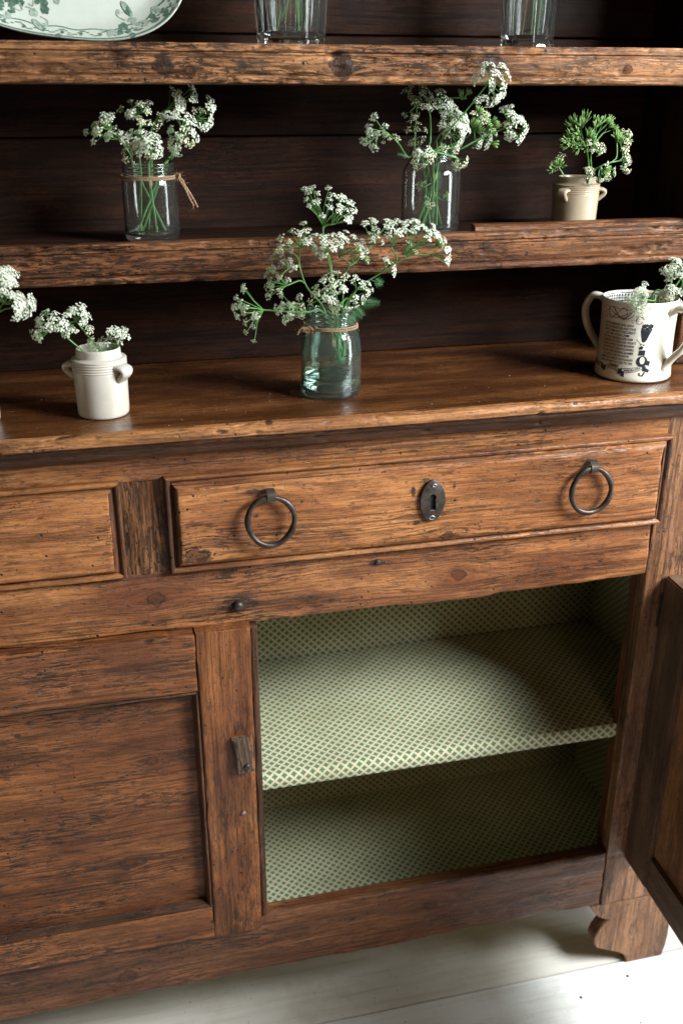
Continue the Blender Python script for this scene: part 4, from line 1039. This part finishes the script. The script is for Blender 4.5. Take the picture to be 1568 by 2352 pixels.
# --- round-shouldered jar, lower shelf right of the middle
j3 = Vector((.0660, .125, MIDZ))
J3 = jar('clear round-shouldered glass jar holding a large bunch, on the shelf behind the aqua jar', j3, .0322, .0890, .0235, .0770, .0600, M['glass'], .0022)
g = G(803.8, 103.3, .2746)
gr3 = 'sprigs in the round-shouldered jar'
b3 = lambda dx, dy=0., z=.008: j3+Vector((dx, dy, z))
m3 = lambda dx, dy=0.: j3+Vector((dx, dy, .086))
sprig('cow parsley sprig stretching far left from the round-shouldered jar', b3(.014), [m3(-.012, -.002), g.p(490, 940, .115), g.p(400, 820, .11), g.p(310, 735, .105)],
      [U(g, .1, 1., (300, 730), (150, 700), 105, 'w', 9), U(g, .1, 1., (230, 720), (120, 830), 85, 'w', 6), U(g, .102, .95, (310, 740), (300, 800), 60, 'c', 6, .8), U(g, .104, .85, (380, 800), (385, 790), 28, 'c', 2, .8)], gr3,
      leaves=[(g.p(490, 940, .11), g.p(400, 910, .108), .003)])
sprig('cow parsley sprig at the left in the round-shouldered jar, head under the shelf', b3(.004, .01), [m3(-.010, .008), g.p(540, 900, .14), g.p(555, 560, .145), g.p(565, 500, .145)],
      [U(g, .14, 1., (565, 500), (570, 440), 105, 'wc', 10), U(g, .14, 1., (580, 420), (640, 360), 90, 'wc', 9), U(g, .14, .9, (500, 560), (500, 610), 65, 'c', 6), U(g, .14, .95, (490, 420), (460, 360), 55, 'c', 4), U(g, .135, .7, (545, 720), (560, 720), 90, 'c', 9), U(g, .13, .6, (530, 780), (540, 830), 80, 'c', 9)], gr3)
sprig('upright cow parsley sprig at the middle of the round-shouldered jar', b3(-.006, .006), [m3(-.004, .0), g.p(670, 800, .13), g.p(668, 600, .135), g.p(640, 510, .135)],
      [U(g, .13, 1., (660, 540), (680, 470), 75, 'w', 6), U(g, .125, .95, (720, 520), (720, 540), 70, 'w', 5), U(g, .125, .9, (750, 500), (820, 430), 120, 'w', 12), U(g, .135, .95, (945, 440), (950, 400), 60, 's', 5)], gr3)
sprig('thickest white cow parsley bunch in the round-shouldered jar', b3(.006, -.006), [m3(.004, -.004), g.p(720, 800, .11), g.p(790, 690, .1), g.p(820, 640, .1)],
      [U(g, .095, 1., (820, 640), (850, 560), 130, 'w', 15), U(g, .095, 1., (830, 660), (930, 560), 120, 'w', 13), U(g, .09, 1., (830, 680), (840, 680), 115, 'w', 13), U(g, .09, 1., (850, 700), (960, 680), 120, 'w', 14), U(g, .092, .95, (830, 740), (930, 790), 90, 'wc', 10), U(g, .09, .95, (800, 700), (770, 690), 60, 'w', 6)], gr3)
sprig('cow parsley sprig rising highest from the round-shouldered jar across the upper shelf edge', b3(-.010, -.004), [m3(.008, -.008), g.p(760, 800, .085), g.p(960, 560, .065), g.p(1155, 318, .055)],
      [U(g, .05, 1., (1157, 315), (1190, 150), 85, 'w', 8), U(g, .05, 1., (1155, 318), (1042, 240), 55, 'w', 4, 1.05), U(g, .05, 1., (1157, 316), (1305, 225), 55, 'w', 5), U(g, .05, 1., (1158, 318), (1272, 300), 38, 'w', 3), U(g, .05, 1., (1158, 320), (1198, 335), 52, 'w', 4), U(g, .055, 1., (1160, 325), (1280, 405), 55, 'w', 4), U(g, .06, 1., (1160, 325), (1190, 510), 55, 'w', 5), U(g, .06, .85, (1110, 470), (1105, 450), 75, 'w', 8)], gr3)
sprig('greenish cow parsley cluster at the right of the round-shouldered jar', b3(-.004, .008), [m3(.012, .004), g.p(820, 850, .12), g.p(960, 780, .115), g.p(1050, 700, .11)],
      [U(g, .11, 1., (1050, 700), (1110, 560), 105, 'cs', 13), U(g, .11, 1., (1060, 700), (1150, 640), 105, 'cs', 13), U(g, .11, .95, (1050, 730), (1080, 690), 80, 'cs', 9), U(g, .1, .9, (1040, 780), (1085, 840), 70, 'w', 7), U(g, .105, 1., (1090, 760), (1165, 820), 45, 'w', 3), U(g, .11, 1., (1100, 740), (1220, 740), 75, 'cs', 6)], gr3)
sprig('cow parsley sprig with a spoked open head furthest right of the round-shouldered jar', b3(-.014, .002), [m3(.014, -.002), g.p(900, 880, .1), g.p(1110, 770, .09), g.p(1328, 680, .085)],
      [U(g, .08, 1., (1330, 678), (1285, 520), 60, 'w', 5), U(g, .08, 1., (1330, 678), (1400, 580), 85, 'w', 7), U(g, .078, 1., (1330, 680), (1325, 650), 48, 'w', 4), U(g, .08, 1., (1332, 682), (1460, 680), 52, 'w', 4), U(g, .08, 1., (1330, 684), (1312, 800), 60, 'w', 4), U(g, .08, 1., (1332, 684), (1418, 805), 52, 'w', 4)], gr3)
sprig('small cream cow parsley sprig hanging over the rim of the round-shouldered jar', b3(.0, -.012), [m3(-.006, -.018), g.p(600, 950, .085), g.p(640, 925, .08)],
      [U(g, .075, 1., (600, 930), (560, 1000), 90, 'c', 9), U(g, .075, 1., (620, 920), (640, 920), 80, 'wc', 8), U(g, .078, .9, (780, 830), (780, 870), 65, 'c', 6, .8), U(g, .08, .95, (850, 860), (880, 905), 55, 'c', 6), U(g, .078, 1., (890, 940), (870, 1030), 45, 'c', 3), U(g, .078, 1., (900, 950), (960, 1010), 45, 'c', 4)], gr3)
sprig('wilted cow parsley sprig sunk inside the round-shouldered jar', b3(-.012, -.006), [b3(-.006, -.010, .03), b3(.0, -.006, .06), m3(.002, .004)],
      [(.35, b3(-.010, -.014, .030), b3(-.004, -.016, .036), .009, 'c', 7, .9), (.5, b3(.008, -.014, .036), b3(.014, -.014, .040), .006, 's', 3, .6), (.6, b3(-.012, -.014, .05), b3(-.018, -.012, .052), .006, 'c', 4, .9)], gr3,
      leaves=[(b3(.0, -.01, .055), b3(-.002, -.014, .02), .010), (b3(.004, .0, .07), b3(.008, -.006, .048), .01)])

# ------------------------------------------------------------------ two-handled mug
mg = Vector((.2975, .0545, .9003)); MR, MH = .0437, .0905
MUG = thing('mug', 'white two-handled mug printed with a black verse, right end of the counter', 'mug', mg)
def mug_r(z):
    t = z/MH
    return MR*(1.0-.045*math.sin(math.pi*min(1, t*1.0))+.0*t)*(1-.02*t)
o = [(0, .0022), (MR*.84, .0018), (MR*.90, .0)] + [(MR*.965, .0008), (MR*1.0, .0035)] + [(mug_r(MH*q), MH*q) for q in (.08, .2, .35, .5, .65, .8, .9, .97)] + [(mug_r(MH)-.0004, MH-.0006), (mug_r(MH)-.0014, MH), (mug_r(MH)-.0026, MH-.0010)] + [(mug_r(MH*q)-.0032, MH*q) for q in (.9, .7, .5, .3)] + [(MR*.88, .010), (MR*.7, .006), (0, .0058)]
lathe('body', o, M['pearl'], MUG, 96, smooth=60)
lathe('base_stain', [(MR*.9, -.00005), (MR*.985, .0006), (MR*1.0004, .0016), (MR*.985, .0006)], M['dry'], MUG, 64)
vd = math.atan2(CLOC.y-mg.y, CLOC.x-mg.x)      # bearing from the mug to the viewer
def onmug(deg, z, lift=.00025):
    a = vd+math.radians(deg); r = mug_r(z)+lift
    return Vector((r*math.cos(a), r*math.sin(a), z))
def handle(deg):
    a = vd+math.radians(deg); e = Vector((math.cos(a), math.sin(a), 0)); s = Vector((-math.sin(a), math.cos(a), 0))
    pts = [e*(MR*.92)+Vector((0, 0, MH*.86)), e*(MR+.006)+Vector((0, 0, MH*.925)), e*(MR+.018)+Vector((0, 0, MH*.92)), e*(MR+.0255)+Vector((0, 0, MH*.78)), e*(MR+.0245)+Vector((0, 0, MH*.62)), e*(MR+.0175)+Vector((0, 0, MH*.46)), e*(MR+.008)+Vector((0, 0, MH*.34)), e*(MR+.0020)+Vector((0, 0, MH*.25)), e*(MR*.95)+Vector((0, 0, MH*.17))]
    Q = smooth_path(pts, 6); V, F = [], []; n = 14; nq = len(Q)
    for i, p in enumerate(Q):
        tn = (Q[min(i+1, nq-1)]-Q[max(i-1, 0)]).normalized(); nr = s.cross(tn).normalized()
        k = 1+.35*(max(0, 1-i/6)+max(0, 1-(nq-1-i)/7))
        for m in range(n):
            b = 2*math.pi*m/n; V.append(p+s*(math.cos(b)*.0058*k)+nr*(math.sin(b)*.0040))
    for i in range(nq-1):
        for m in range(n): F.append((i*n+m, i*n+(m+1) % n, (i+1)*n+(m+1) % n, (i+1)*n+m))
    link('handle', mesh('handle', V, F), M['pearl'], MUG, 70)
handle(57); handle(-118)
DEG = 180/math.pi/MR                      # metres along the wall to degrees
def wrap(name, V2, F, deg0, z0, mat, lift=.00025, parent=None):
    return link(name, mesh(name, [onmug(deg0+x*DEG, z0+y, lift) for x, y in V2], F), mat, parent or MUG, 0)
def text_mesh(s, size, sx=1.):
    cu = bpy.data.curves.new('t', 'FONT'); cu.body = s; cu.size = size; cu.resolution_u = 2; cu.offset = size*.018
    ob = bpy.data.objects.new('t', cu); C.objects.link(ob)
    dg = bpy.context.evaluated_depsgraph_get(); me = ob.evaluated_get(dg).to_mesh()
    V = [(v.co.x*sx, v.co.y) for v in me.vertices]; F = [tuple(p.vertices) for p in me.polygons]
    ob.evaluated_get(dg).to_mesh_clear(); bpy.data.objects.remove(ob); bpy.data.curves.remove(cu)
    return V, F
LINES = ['LET THE WEALTHY AND GREAT', 'ROLL IN SPLENDOUR AND STATE', 'I ENVY THEM NOT I DECLARE IT', 'I EAT MY OWN LAMB', 'MY OWN CHICKENS AND HAM', 'I SHEAR MY OWN FLEECE AND I WEAR IT', 'I HAVE LAWNS I HAVE BOWERS', 'I HAVE FRUITS I HAVE FLOWERS', 'THE LARK IS MY MORNING ALARMER', 'SO JOLLY BOYS NOW', 'HERES GOD SPEED THE PLOUGH', 'LONG LIFE AND SUCCESS TO THE', 'FARMER']
TW = .0425                                  # width of the verse block on the wall
V2, F2 = [], []
for k, s in enumerate(LINES):
    V, F = text_mesh(s, .0036)
    w = max(v[0] for v in V); full = k not in (3, 9, 12)
    sx = (TW/w if full else .95*1.0) if w > 0 else 1
    if k in (0, 4): sx = TW*.94/w
    if k == 5: sx = TW*1.04/w
    x0 = -w*sx/2 if not full else -TW/2
    if k == 3: x0 -= .002
    o = len(V2); V2 += [(x0+v[0]*sx, -.00385*k+v[1]) for v in V]; F2 += [tuple(i+o for i in f) for f in F]
vd_text = -29
wrap('printed_verse', V2, F2, vd_text, .0635, M['ink'])
def ribbon2(P, w, V, F):
    P = [Vector((*p, 0)) for p in P]; o = len(V)
    for i, p in enumerate(P):
        t = (P[min(i+1, len(P)-1)]-P[max(i-1, 0)]); t = t.normalized() if t.length > 0 else Vector((1, 0, 0))
        n_ = Vector((-t.y, t.x, 0)); ww = w[i] if isinstance(w, list) else w
        V += [tuple((p+n_*ww)[:2]), tuple((p-n_*ww)[:2])]
    for i in range(len(P)-1): F.append((o+2*i, o+2*i+1, o+2*i+3, o+2*i+2))
V, F = [], []
for (ax, ay, cx, cy, ph) in ((.0125, .0062, -.004, .0, 0), (.0125, .0055, .004, .001, .8), (.017, .0040, .0, -.001, .4)):
    ribbon2([(cx+ax*math.sin(t+ph), cy+ay*math.sin(2*t)) for t in np.linspace(0, 6.29, 60)], .00026, V, F)
for (cx, cy, r_, s_) in ((.0235, -.0060, .0050, 1), (.0215, -.0052, .0018, 1), (-.021, -.004, .003, -1), (.0165, -.0072, .0022, 1), (-.020, .0035, .0036, 1)):
    ribbon2([(cx+s_*r_*math.cos(t)*(1-.06*t), cy+r_*math.sin(t)*(1-.06*t)) for t in np.linspace(.3, 6.0, 30)], .00026, V, F)
ribbon2([(-.012+.001*k, .0058+.0009*math.sin(k*.5)) for k in range(34)], .00022, V, F)
wrap('printed_flourish', V, F, -28, .0770, M['ink'])
# wheat sheaf at the right of the verse, tied with a bow
V, F = [], []
rs = random.Random(3)
for k in range(13):
    u = (k-6)/6; ribbon2([(-.0026+.004*0+u*.0018, -.014), (u*.0022+.0004, -.004), (.0020+u*.0058, .0085+rs.uniform(-.002, .002))], [.0004, .00042, .0006], V, F)
    for q in range(4):
        x, y = .0020+u*.0058+.0003*q, .0085+.0016*q+rs.uniform(-.001, .001); o = len(V)
        V += [(x-.0007, y), (x+.0002, y-.0009), (x+.0009, y+.0002), (x, y+.0012)]; F.append((o, o+1, o+2, o+3))
wrap('printed_wheat_sheaf', V, F, 12, .0530, M['ink'])
V, F = [], []
ribbon2([(-.0065+.0009*k, -.0015+.0022*math.cos(k*.4)) for k in range(15)], .0011, V, F)
ribbon2([(-.004, -.0075), (-.001, -.0055), (.003, -.0085)], .0006, V, F); ribbon2([(.005, -.0015), (.0075, -.0048)], .0009, V, F)
wrap('printed_bow', V, F, 11, .0495, M['pearl'], .00035)
V, F = [], []
def blob(P):
    o = len(V); V.extend(P); F.append(tuple(range(o, o+len(P))))
blob([(-.0045, -.003), (.003, -.003), (.0035, .003), (-.004, .003)])
for k in range(26):                        # dark ring of the ribbon
    a0, a1 = 2*math.pi*k/26, 2*math.pi*(k+1)/26
    blob([(.0005+.0064*math.cos(a0), -.0095+.0062*math.sin(a0)), (.0005+.0064*math.cos(a1), -.0095+.0062*math.sin(a1)), (.001+.0031*math.cos(a1), -.0085+.0042*math.sin(a1)), (.001+.0031*math.cos(a0), -.0085+.0042*math.sin(a0))])
blob([(.005, -.008), (.0105, -.0095), (.0095, -.0145), (.0045, -.0135)]); blob([(.0065, -.017), (.0105, -.0195), (.0085, -.0225), (.0050, -.0205)])
ribbon2([(.005, -.0215), (.0025, -.026), (-.0008, -.0255), (-.001, -.0225)], .0009, V, F)
wrap('printed_ribbon', V, F, 12, .0352, M['ink'])
# two scroll banners with words
def banner(deg, z, w, arch, word, slope):
    V, F = [], []
    top = [(x, arch*(1-(2*x/w)**2)+slope*x) for x in np.linspace(-w/2, w/2, 16)]
    ribbon2([(x, y+.0023) for x, y in top], .00028, V, F); ribbon2([(x, y-.0023) for x, y in top], .00028, V, F)
    for s_ in (-1, 1):
        x, y = top[0] if s_ < 0 else top[-1]; o = len(V)
        V += [(x, y+.0026), (x+s_*.0045, y+.0012), (x+s_*.0052, y-.0050), (x+s_*.0012, y-.0040)]; F.append((o, o+1, o+2, o+3) if s_ < 0 else (o+3, o+2, o+1, o))
    tv, tf = text_mesh(word, .0036); tw_ = max(v[0] for v in tv); sx = w*.84/tw_
    o = len(V)
    for x, y in tv:
        X_ = (x-tw_/2)*sx; V.append((X_, arch*(1-(2*X_/w)**2)+slope*X_+y-.0013))
    F += [tuple(i+o for i in f) for f in tf]
    wrap('printed_banner', V, F, deg, z, M['ink'], .0003)
banner(-30, .0130, .019, .0035, 'PRODUCETH', -.15)
banner(-.5, .0165, .0215, -.0012, 'WEALTH', .22)
banner(-66, .0165, .016, -.001, 'INDUSTRY', -.1)
# blue border inside the lip
V, F = [], []
ri = lambda z: mug_r(z)-.0034
for k in range(64):
    a0, a1 = 2*math.pi*k/64, 2*math.pi*(k+.62)/64
    for (za, zb) in ((MH-.0075, MH-.0035), (MH-.0105, MH-.0088)):
        o = len(V); am = (a0+a1)/2; zm = (za+zb)/2
        V += [(ri(zm)*math.cos(a0), ri(zm)*math.sin(a0), zm), (ri(za)*math.cos(am), ri(za)*math.sin(am), za), (ri(zm)*math.cos(a1), ri(zm)*math.sin(a1), zm), (ri(zb)*math.cos(am), ri(zb)*math.sin(am), zb)]
        F.append((o, o+1, o+2, o+3))
for k in range(96):
    a0, a1 = 2*math.pi*k/96, 2*math.pi*(k+1)/96
    for (za, zb) in ((MH-.0030, MH-.0022), (MH-.0088, MH-.0080), (MH-.0150, MH-.0115) if k % 8 < 3 else (MH-.0125, MH-.0115)):
        o = len(V); V += [(ri(za)*math.cos(a0), ri(za)*math.sin(a0), za), (ri(za)*math.cos(a1), ri(za)*math.sin(a1), za), (ri(zb)*math.cos(a1), ri(zb)*math.sin(a1), zb), (ri(zb)*math.cos(a0), ri(zb)*math.sin(a0), zb)]
        F.append((o, o+1, o+2, o+3))
for k in range(20):
    a = 2*math.pi*k/20
    for q in range(5):
        a2 = a+.09*math.cos(q*1.256); z = MH-.022+.004*math.sin(q*1.256); o = len(V)
        V += [((ri(z))*math.cos(a2+d[0]), (ri(z))*math.sin(a2+d[0]), z+d[1]) for d in ((-.045, 0), (0, -.002), (.045, 0), (0, .002))]; F.append((o, o+1, o+2, o+3))
link('printed_border', mesh('printed_border', V, F), M['blue'], MUG, 0)

g = G(1280.9, 574.15, .1831)
gr6 = 'sprigs in the mug'
b6 = lambda dx, dy=0.: mg+Vector((dx, dy, .010))
sprig('cow parsley sprig flopping over the front rim of the mug', b6(.018), [mg+Vector((.012, -.01, .088)), g.p(1200, 640, .04), g.p(1090, 620, .028)],
      [U(g, .02, 1., (1060, 640), (980, 650), 130, 'w', 12, .85), U(g, .018, 1., (1000, 700), (920, 700), 70, 'w', 5, .85), U(g, .018, 1., (1000, 700), (1000, 820), 60, 'w', 4, .9), U(g, .03, 1., (960, 630), (820, 640), 40, 'c', 2, .8), U(g, .02, .95, (1090, 660), (1170, 720), 50, 'w', 4, .85)], gr6)
sprig('thin cow parsley sprig standing up over the left half of the mug', b6(.010, .006), [mg+Vector((.010, .008, .088)), g.p(1090, 610, .05), g.p(1030, 540, .05)],
      [U(g, .05, 1., (1030, 545), (1050, 470), 85, 'wc', 5, .85), U(g, .05, 1., (1010, 545), (955, 485), 42, 'w', 2, .9), U(g, .05, 1., (1060, 560), (1125, 515), 38, 'c', 2, .8), U(g, .05, 1., (1060, 470), (1085, 415), 35, 'w', 2, .8)], gr6)
sprig('large cow parsley sprig at the right edge of the picture in the mug', b6(-.01, -.006), [mg+Vector((.022, -.004, .09)), g.p(1380, 590, .05), g.p(1440, 480, .045), g.p(1560, 330, .04)],
      [U(g, .04, .9, (1430, 520), (1460, 480), 130, 'w', 13), U(g, .035, 1., (1540, 380), (1530, 250), 130, 'w', 13), U(g, .04, 1., (1550, 380), (1620, 480), 150, 'w', 15), U(g, .04, .8, (1400, 560), (1350, 540), 80, 'w', 7), U(g, .045, .75, (1360, 600), (1270, 545), 75, 'wc', 6), U(g, .04, .7, (1370, 610), (1370, 640), 60, 'wc', 5), U(g, .05, .6, (1300, 640), (1230, 600), 40, 'c', 2, .8)], gr6)
sprig('airy cow parsley sprig highest over the mug at the right edge of the picture', b6(-.004, .008), [mg+Vector((.020, .01, .09)), g.p(1370, 560, .06), g.p(1440, 300, .055), g.p(1470, 230, .055)],
      [U(g, .055, 1., (1470, 230), (1520, 120), 95, 'w', 7, .9), U(g, .055, .95, (1440, 280), (1400, 180), 42, 'w', 3, .95), U(g, .055, .85, (1430, 310), (1355, 355), 42, 'w', 3, .9), U(g, .055, .95, (1420, 270), (1255, 248), 42, 'w', 2, 1.0), U(g, .055, .95, (1440, 290), (1350, 250), 45, 'wc', 3, .9), U(g, .05, .6, (1500, 700), (1560, 700), 60, 'w', 4)], gr6)

# ------------------------------------------------------------------ upper shelf: platter and two faceted tumblers
def tumbler(label, cx, cy, rb, rt_, h, facets, ph):
    t = thing('glass_tumbler', label, 'glass', (cx, cy, TOPZ), 'faceted glasses on the upper shelf')
    def fc(a, r_, z):
        if z < .003 or z > h*.80: return 1.
        s = 2*math.pi/facets; b = ((a+ph) % s)-s/2
        return .94/math.cos(b)*.985 if abs(b) < s*.46 else 1.
    R = lambda z: rb+(rt_-rb)*z/h
    o = [(0, .0015), (rb*.85, .001), (rb*.97, 0), (rb, .003)]+[(R(h*q), h*q) for q in (.06, .3, .55, .79, .81, .9, .97)]+[(R(h)-.0008, h), (R(h)-.0022, h-.0008)]
    i = [(R(h*q)-.0030, h*q) for q in (.9, .6, .3)]+[(rb-.0045, .014), (rb*.6, .0105), (0, .011)]
    V, F = [], []
    prof = o
    lathe('glass_body', o+i, M['glass'], t, 144, smooth=25, facet=lambda a, r_, z: fc(a, r_, z) if r_ > R(z)-.0015 else 1.)
    return t
tumbler('faceted glass tumbler on the upper shelf beside the platter', -.0855, .135, .0345, .0395, .105, 10, .1)
tumbler('faceted glass on the upper shelf toward its right end', .1720, .135, .0282, .0305, .115, 8, .2)
tb = Vector((-.0855, .135, TOPZ+.013)); tc = Vector((.1720, .135, TOPZ+.013))
gr7 = 'sprigs in the faceted glasses'
sprig('green cow parsley stem inside the tumbler beside the platter, leaning right', tb+Vector((-.014, -.006, 0)), [tb+Vector((.0, -.004, .05)), tb+Vector((.012, 0, .10)), tb+Vector((.02, -.01, .15))], [(1., tb+Vector((.03, -.01, .17)), tb+Vector((.03, -.02, .19)), .03, 'w', 12, 1.)], gr7)
sprig('green cow parsley stem with a ragged leaf inside the tumbler beside the platter', tb+Vector((.008, -.01, 0)), [tb+Vector((.004, -.010, .04)), tb+Vector((-.004, 0, .10)), tb+Vector((-.01, -.01, .15))], [(1., tb+Vector((-.03, -.01, .17)), tb+Vector((-.03, -.02, .19)), .03, 'w', 12, 1.)], gr7, leaves=[(tb+Vector((.006, -.014, .038)), tb+Vector((.010, -.018, .004)), .009)])
sprig('cow parsley sprig nodding down to the top edge of the picture between the two glasses', tb+Vector((.012, .006, 0)), [tb+Vector((.014, .004, .06)), tb+Vector((.03, 0, .11)), tb+Vector((.06, -.02, .10))], [(1., tb+Vector((.08, -.02, .07)), at(917, -4, .11), .006, 'w', 4, .8)], gr7)
sprig('green cow parsley stem inside the glass toward the right end', tc+Vector((.006, -.006, 0)), [tc+Vector((.008, -.006, .05)), tc+Vector((.006, 0, .11)), tc+Vector((.01, -.01, .16))], [(1., tc+Vector((.02, -.01, .18)), tc+Vector((.02, -.02, .2)), .03, 'w', 12, 1.)], gr7, leaves=[(tc+Vector((.006, -.010, .042)), tc+Vector((.004, -.016, .004)), .008)])
sprig('reddish cow parsley stem inside the glass toward the right end', tc+Vector((-.006, .002, 0)), [tc+Vector((-.002, .0, .05)), tc+Vector((-.006, 0, .11)), tc+Vector((-.01, -.01, .16))], [(1., tc+Vector((-.02, -.01, .18)), tc+Vector((-.02, -.02, .2)), .03, 'w', 12, 1.)], gr7, dry=True)

PL = thing('platter', 'oval cream platter with green leaf and pod transfer print, leaning on the upper shelf', 'plate', (-.303, .158, TOPZ))
PA, PB, PH = .1185, .0900, .016
ptilt = Matrix.Rotation(math.radians(-14), 4, 'X') @ Matrix.Rotation(math.radians(5.5), 4, 'Y')
pcen = Vector((0, 0, PB-.0005))
def supr(a):
    c, s = abs(math.cos(a)), abs(math.sin(a)); return (c**2.7+s**2.7)**(-1/2.7)*(1+.010*math.cos(8*a)*0)
def rimh(q): return 0 if q < .74 else PH*((q-.74)/.26)**1.35
def plate_pt(u, v, lift=0.):
    """u, v in metres on the platter face"""
    a = math.atan2(v/PB, u/PA); q = math.hypot(u/PA, v/PB)/supr(a)
    return ptilt @ Vector((u, -rimh(min(q, 1.0))-lift, v)) + ptilt.inverted().to_3x3() @ Vector() + pcen
V, F = [], []; na, qs = 120, [.12, .3, .5, .66, .74, .80, .86, .92, .97, 1.0]
for q in qs:
    for k in range(na):
        a = 2*math.pi*k/na; s = supr(a)*q; V.append(ptilt @ Vector((PA*s*math.cos(a), -rimh(q), PB*s*math.sin(a)))+pcen)
for (q, d) in ((1.008, -.0012), (1.004, -.0034), (.97, -.0042), (.80, -.0042), (.5, -.005)):
    for k in range(na):
        a = 2*math.pi*k/na; s = supr(a)*q; V.append(ptilt @ Vector((PA*s*math.cos(a), -rimh(min(q, 1))-d, PB*s*math.sin(a)))+pcen)
nr_ = len(qs)+5
for i in range(nr_-1):
    for k in range(na): F.append((i*na+k, i*na+(k+1) % na, (i+1)*na+(k+1) % na, (i+1)*na+k))
F.append(tuple(range(na))[::-1]); F.append(tuple((nr_-1)*na+k for k in range(na)))
import bmesh
me = mesh('dish', V, F); bm = bmesh.new(); bm.from_mesh(me); bmesh.ops.recalc_face_normals(bm, faces=bm.faces); bm.to_mesh(me); bm.free()
link('dish', me, M['plate'], PL, 50)
def decal(name, V2, F2, mat, lift=.0004):
    return link(name, mesh(name, [plate_pt(x, y, lift) for x, y in V2], F2), mat, PL, 0)
def leaf5(V, F, x, y, r, rot):
    for k in range(5):
        a = rot+(k-2)*.95; L = r*(1.05-.14*abs(k-2)); dx, dy = math.cos(a), math.sin(a); w = r*.30
        pts = [(x, y), (x+dx*L*.45-dy*w, y+dy*L*.45+dx*w), (x+dx*L*.75-dy*w*1.15, y+dy*L*.75+dx*w*1.15), (x+dx*L, y+dy*L), (x+dx*L*.75+dy*w*1.15, y+dy*L*.75-dx*w*1.15), (x+dx*L*.45+dy*w, y+dy*L*.45-dx*w)]
        o = len(V); V += pts; F.append(tuple(range(o, o+6)))
ip = (ptilt).inverted()
def plate_uv(px, py):
    """platter coordinates of a point read off the picture"""
    o_ = Vector(PL.location)+pcen; n_ = (ptilt.to_3x3() @ Vector((0, -1, 0)))
    d = fw+rt*((px-784)/FPX)-up*((py-1176)/FPX)
    t = (o_-CLOC).dot(n_)/d.dot(n_); q = ip.to_3x3() @ (CLOC+d*t-o_)
    return q.x, q.z
pk = .2783                                 # reading grid of the platter detail
pp = lambda x, y: plate_uv(x*pk, y*pk)
V, F, V3, F3 = [], [], [], []
for (x, y, r_, rot) in ((10, 30, .007, 2.2), (80, 20, .010, .6), (95, 85, .007, -.6), (165, 25, .008, 1.2), (340, 25, .012, 1.0), (370, 75, .008, -.9), (20, 70, .007, 3.), (1270, 190, .0062, -.2), (1350, 140, .008, .7), (1260, 160, .006, 2.2), (1020, 245, .009, 1.6), (1050, 280, .006, -.3), (1000, 290, .006, 3.4), (490, 335, .005, 1.5), (1090, 330, .006, .5)):
    leaf5(V, F, *pp(x, y), r_*.66, rot)
for (x, y, r_, rot) in ((60, 140, .009, -.6), (280, 115, .009, 1.4), (470, 5, .006, -1.), (1280, 105, .009, 1.3), (1090, 190, .009, .8), (1190, 215, .008, .2), (930, 310, .010, 1.8), (1440, 95, .006, 1.3), (580, 325, .005, .6)):
    leaf5(V3, F3, *pp(x, y), r_*.62, rot)
for pts in ([(120, 60), (150, 85), (190, 80), (160, 20)], [(215, 55), (250, 65), (290, 95), (270, 140)], [(335, 140), (380, 165), (400, 200), (395, 235), (375, 225), (380, 205), (350, 215)], [(1040, 175), (990, 150), (965, 115), (970, 85), (985, 85), (985, 110), (1020, 100)], [(1115, 200), (1150, 215), (1120, 225), (1150, 235)], [(1090, 240), (1110, 265), (1150, 260)], [(1230, 195), (1170, 200), (1150, 230)], [(580, 325), (600, 320)], [(280, 5), (275, 50), (240, 30)]):
    P = [pp(x, y) for x, y in pts]
    P = [(p.x, p.y) for p in smooth_path([Vector((*q, 0)) for q in P], 5)]
    ribbon2(P, .00055, V3, F3)
for (x0, y0, x1, y1) in ((270, 165, 360, 280), (1000, 10, 1090, 140)):
    a, b = Vector(pp(x0, y0)), Vector(pp(x1, y1)); d = (b-a); L = d.length; d.normalize(); n_ = Vector((-d.y, d.x))
    o = len(V); pts = []
    for k in range(20):
        t = 2*math.pi*k/20; p = (a+b)/2+d*(L*.5*math.cos(t))+n_*(L*.20*math.sin(t)); pts.append(tuple(p))
    V += pts; F.append(tuple(range(o, o+20)))
    VV, FF = [], []
    for k in range(8):
        for s_ in (-1, 1):
            p = a+d*(L*(.12+.11*k))+n_*(s_*L*.085*math.sin(math.pi*(.12+.11*k))); o = len(VV)
            VV += [tuple(p+Vector((.0013*math.cos(q*1.05), .0013*math.sin(q*1.05)))) for q in range(6)]; FF.append(tuple(range(o, o+6)))
    decal('printed_pod', VV, FF, M['green_pale'], .0007)
decal('printed_leaves', V, F, M['green_ink']); decal('printed_sprays', V3, F3, M['green_pale'], .0005)
V, F = [], []
for k in range(240):                       # scrolled rim border
    a0, a1 = 2*math.pi*k/240, 2*math.pi*(k+1)/240
    def rp(a, q): s = supr(a)*q; return (PA*s*math.cos(a), PB*s*math.sin(a))
    for qa, qb in ((.975, .992), (.865+.012*math.sin(k*.52), .877+.012*math.sin(k*.52)), (.915+.028*math.sin(k*.9), .927+.028*math.sin(k*.9))):
        o = len(V); V += [rp(a0, qa), rp(a1, qa), rp(a1, qb), rp(a0, qb)]; F.append((o, o+1, o+2, o+3))
    if k % 6 == 0:
        leaf5(V, F, *rp(a0, .93), .0026, a0+1.5)
decal('printed_rim', V, F, M['green_ink'], .0004)
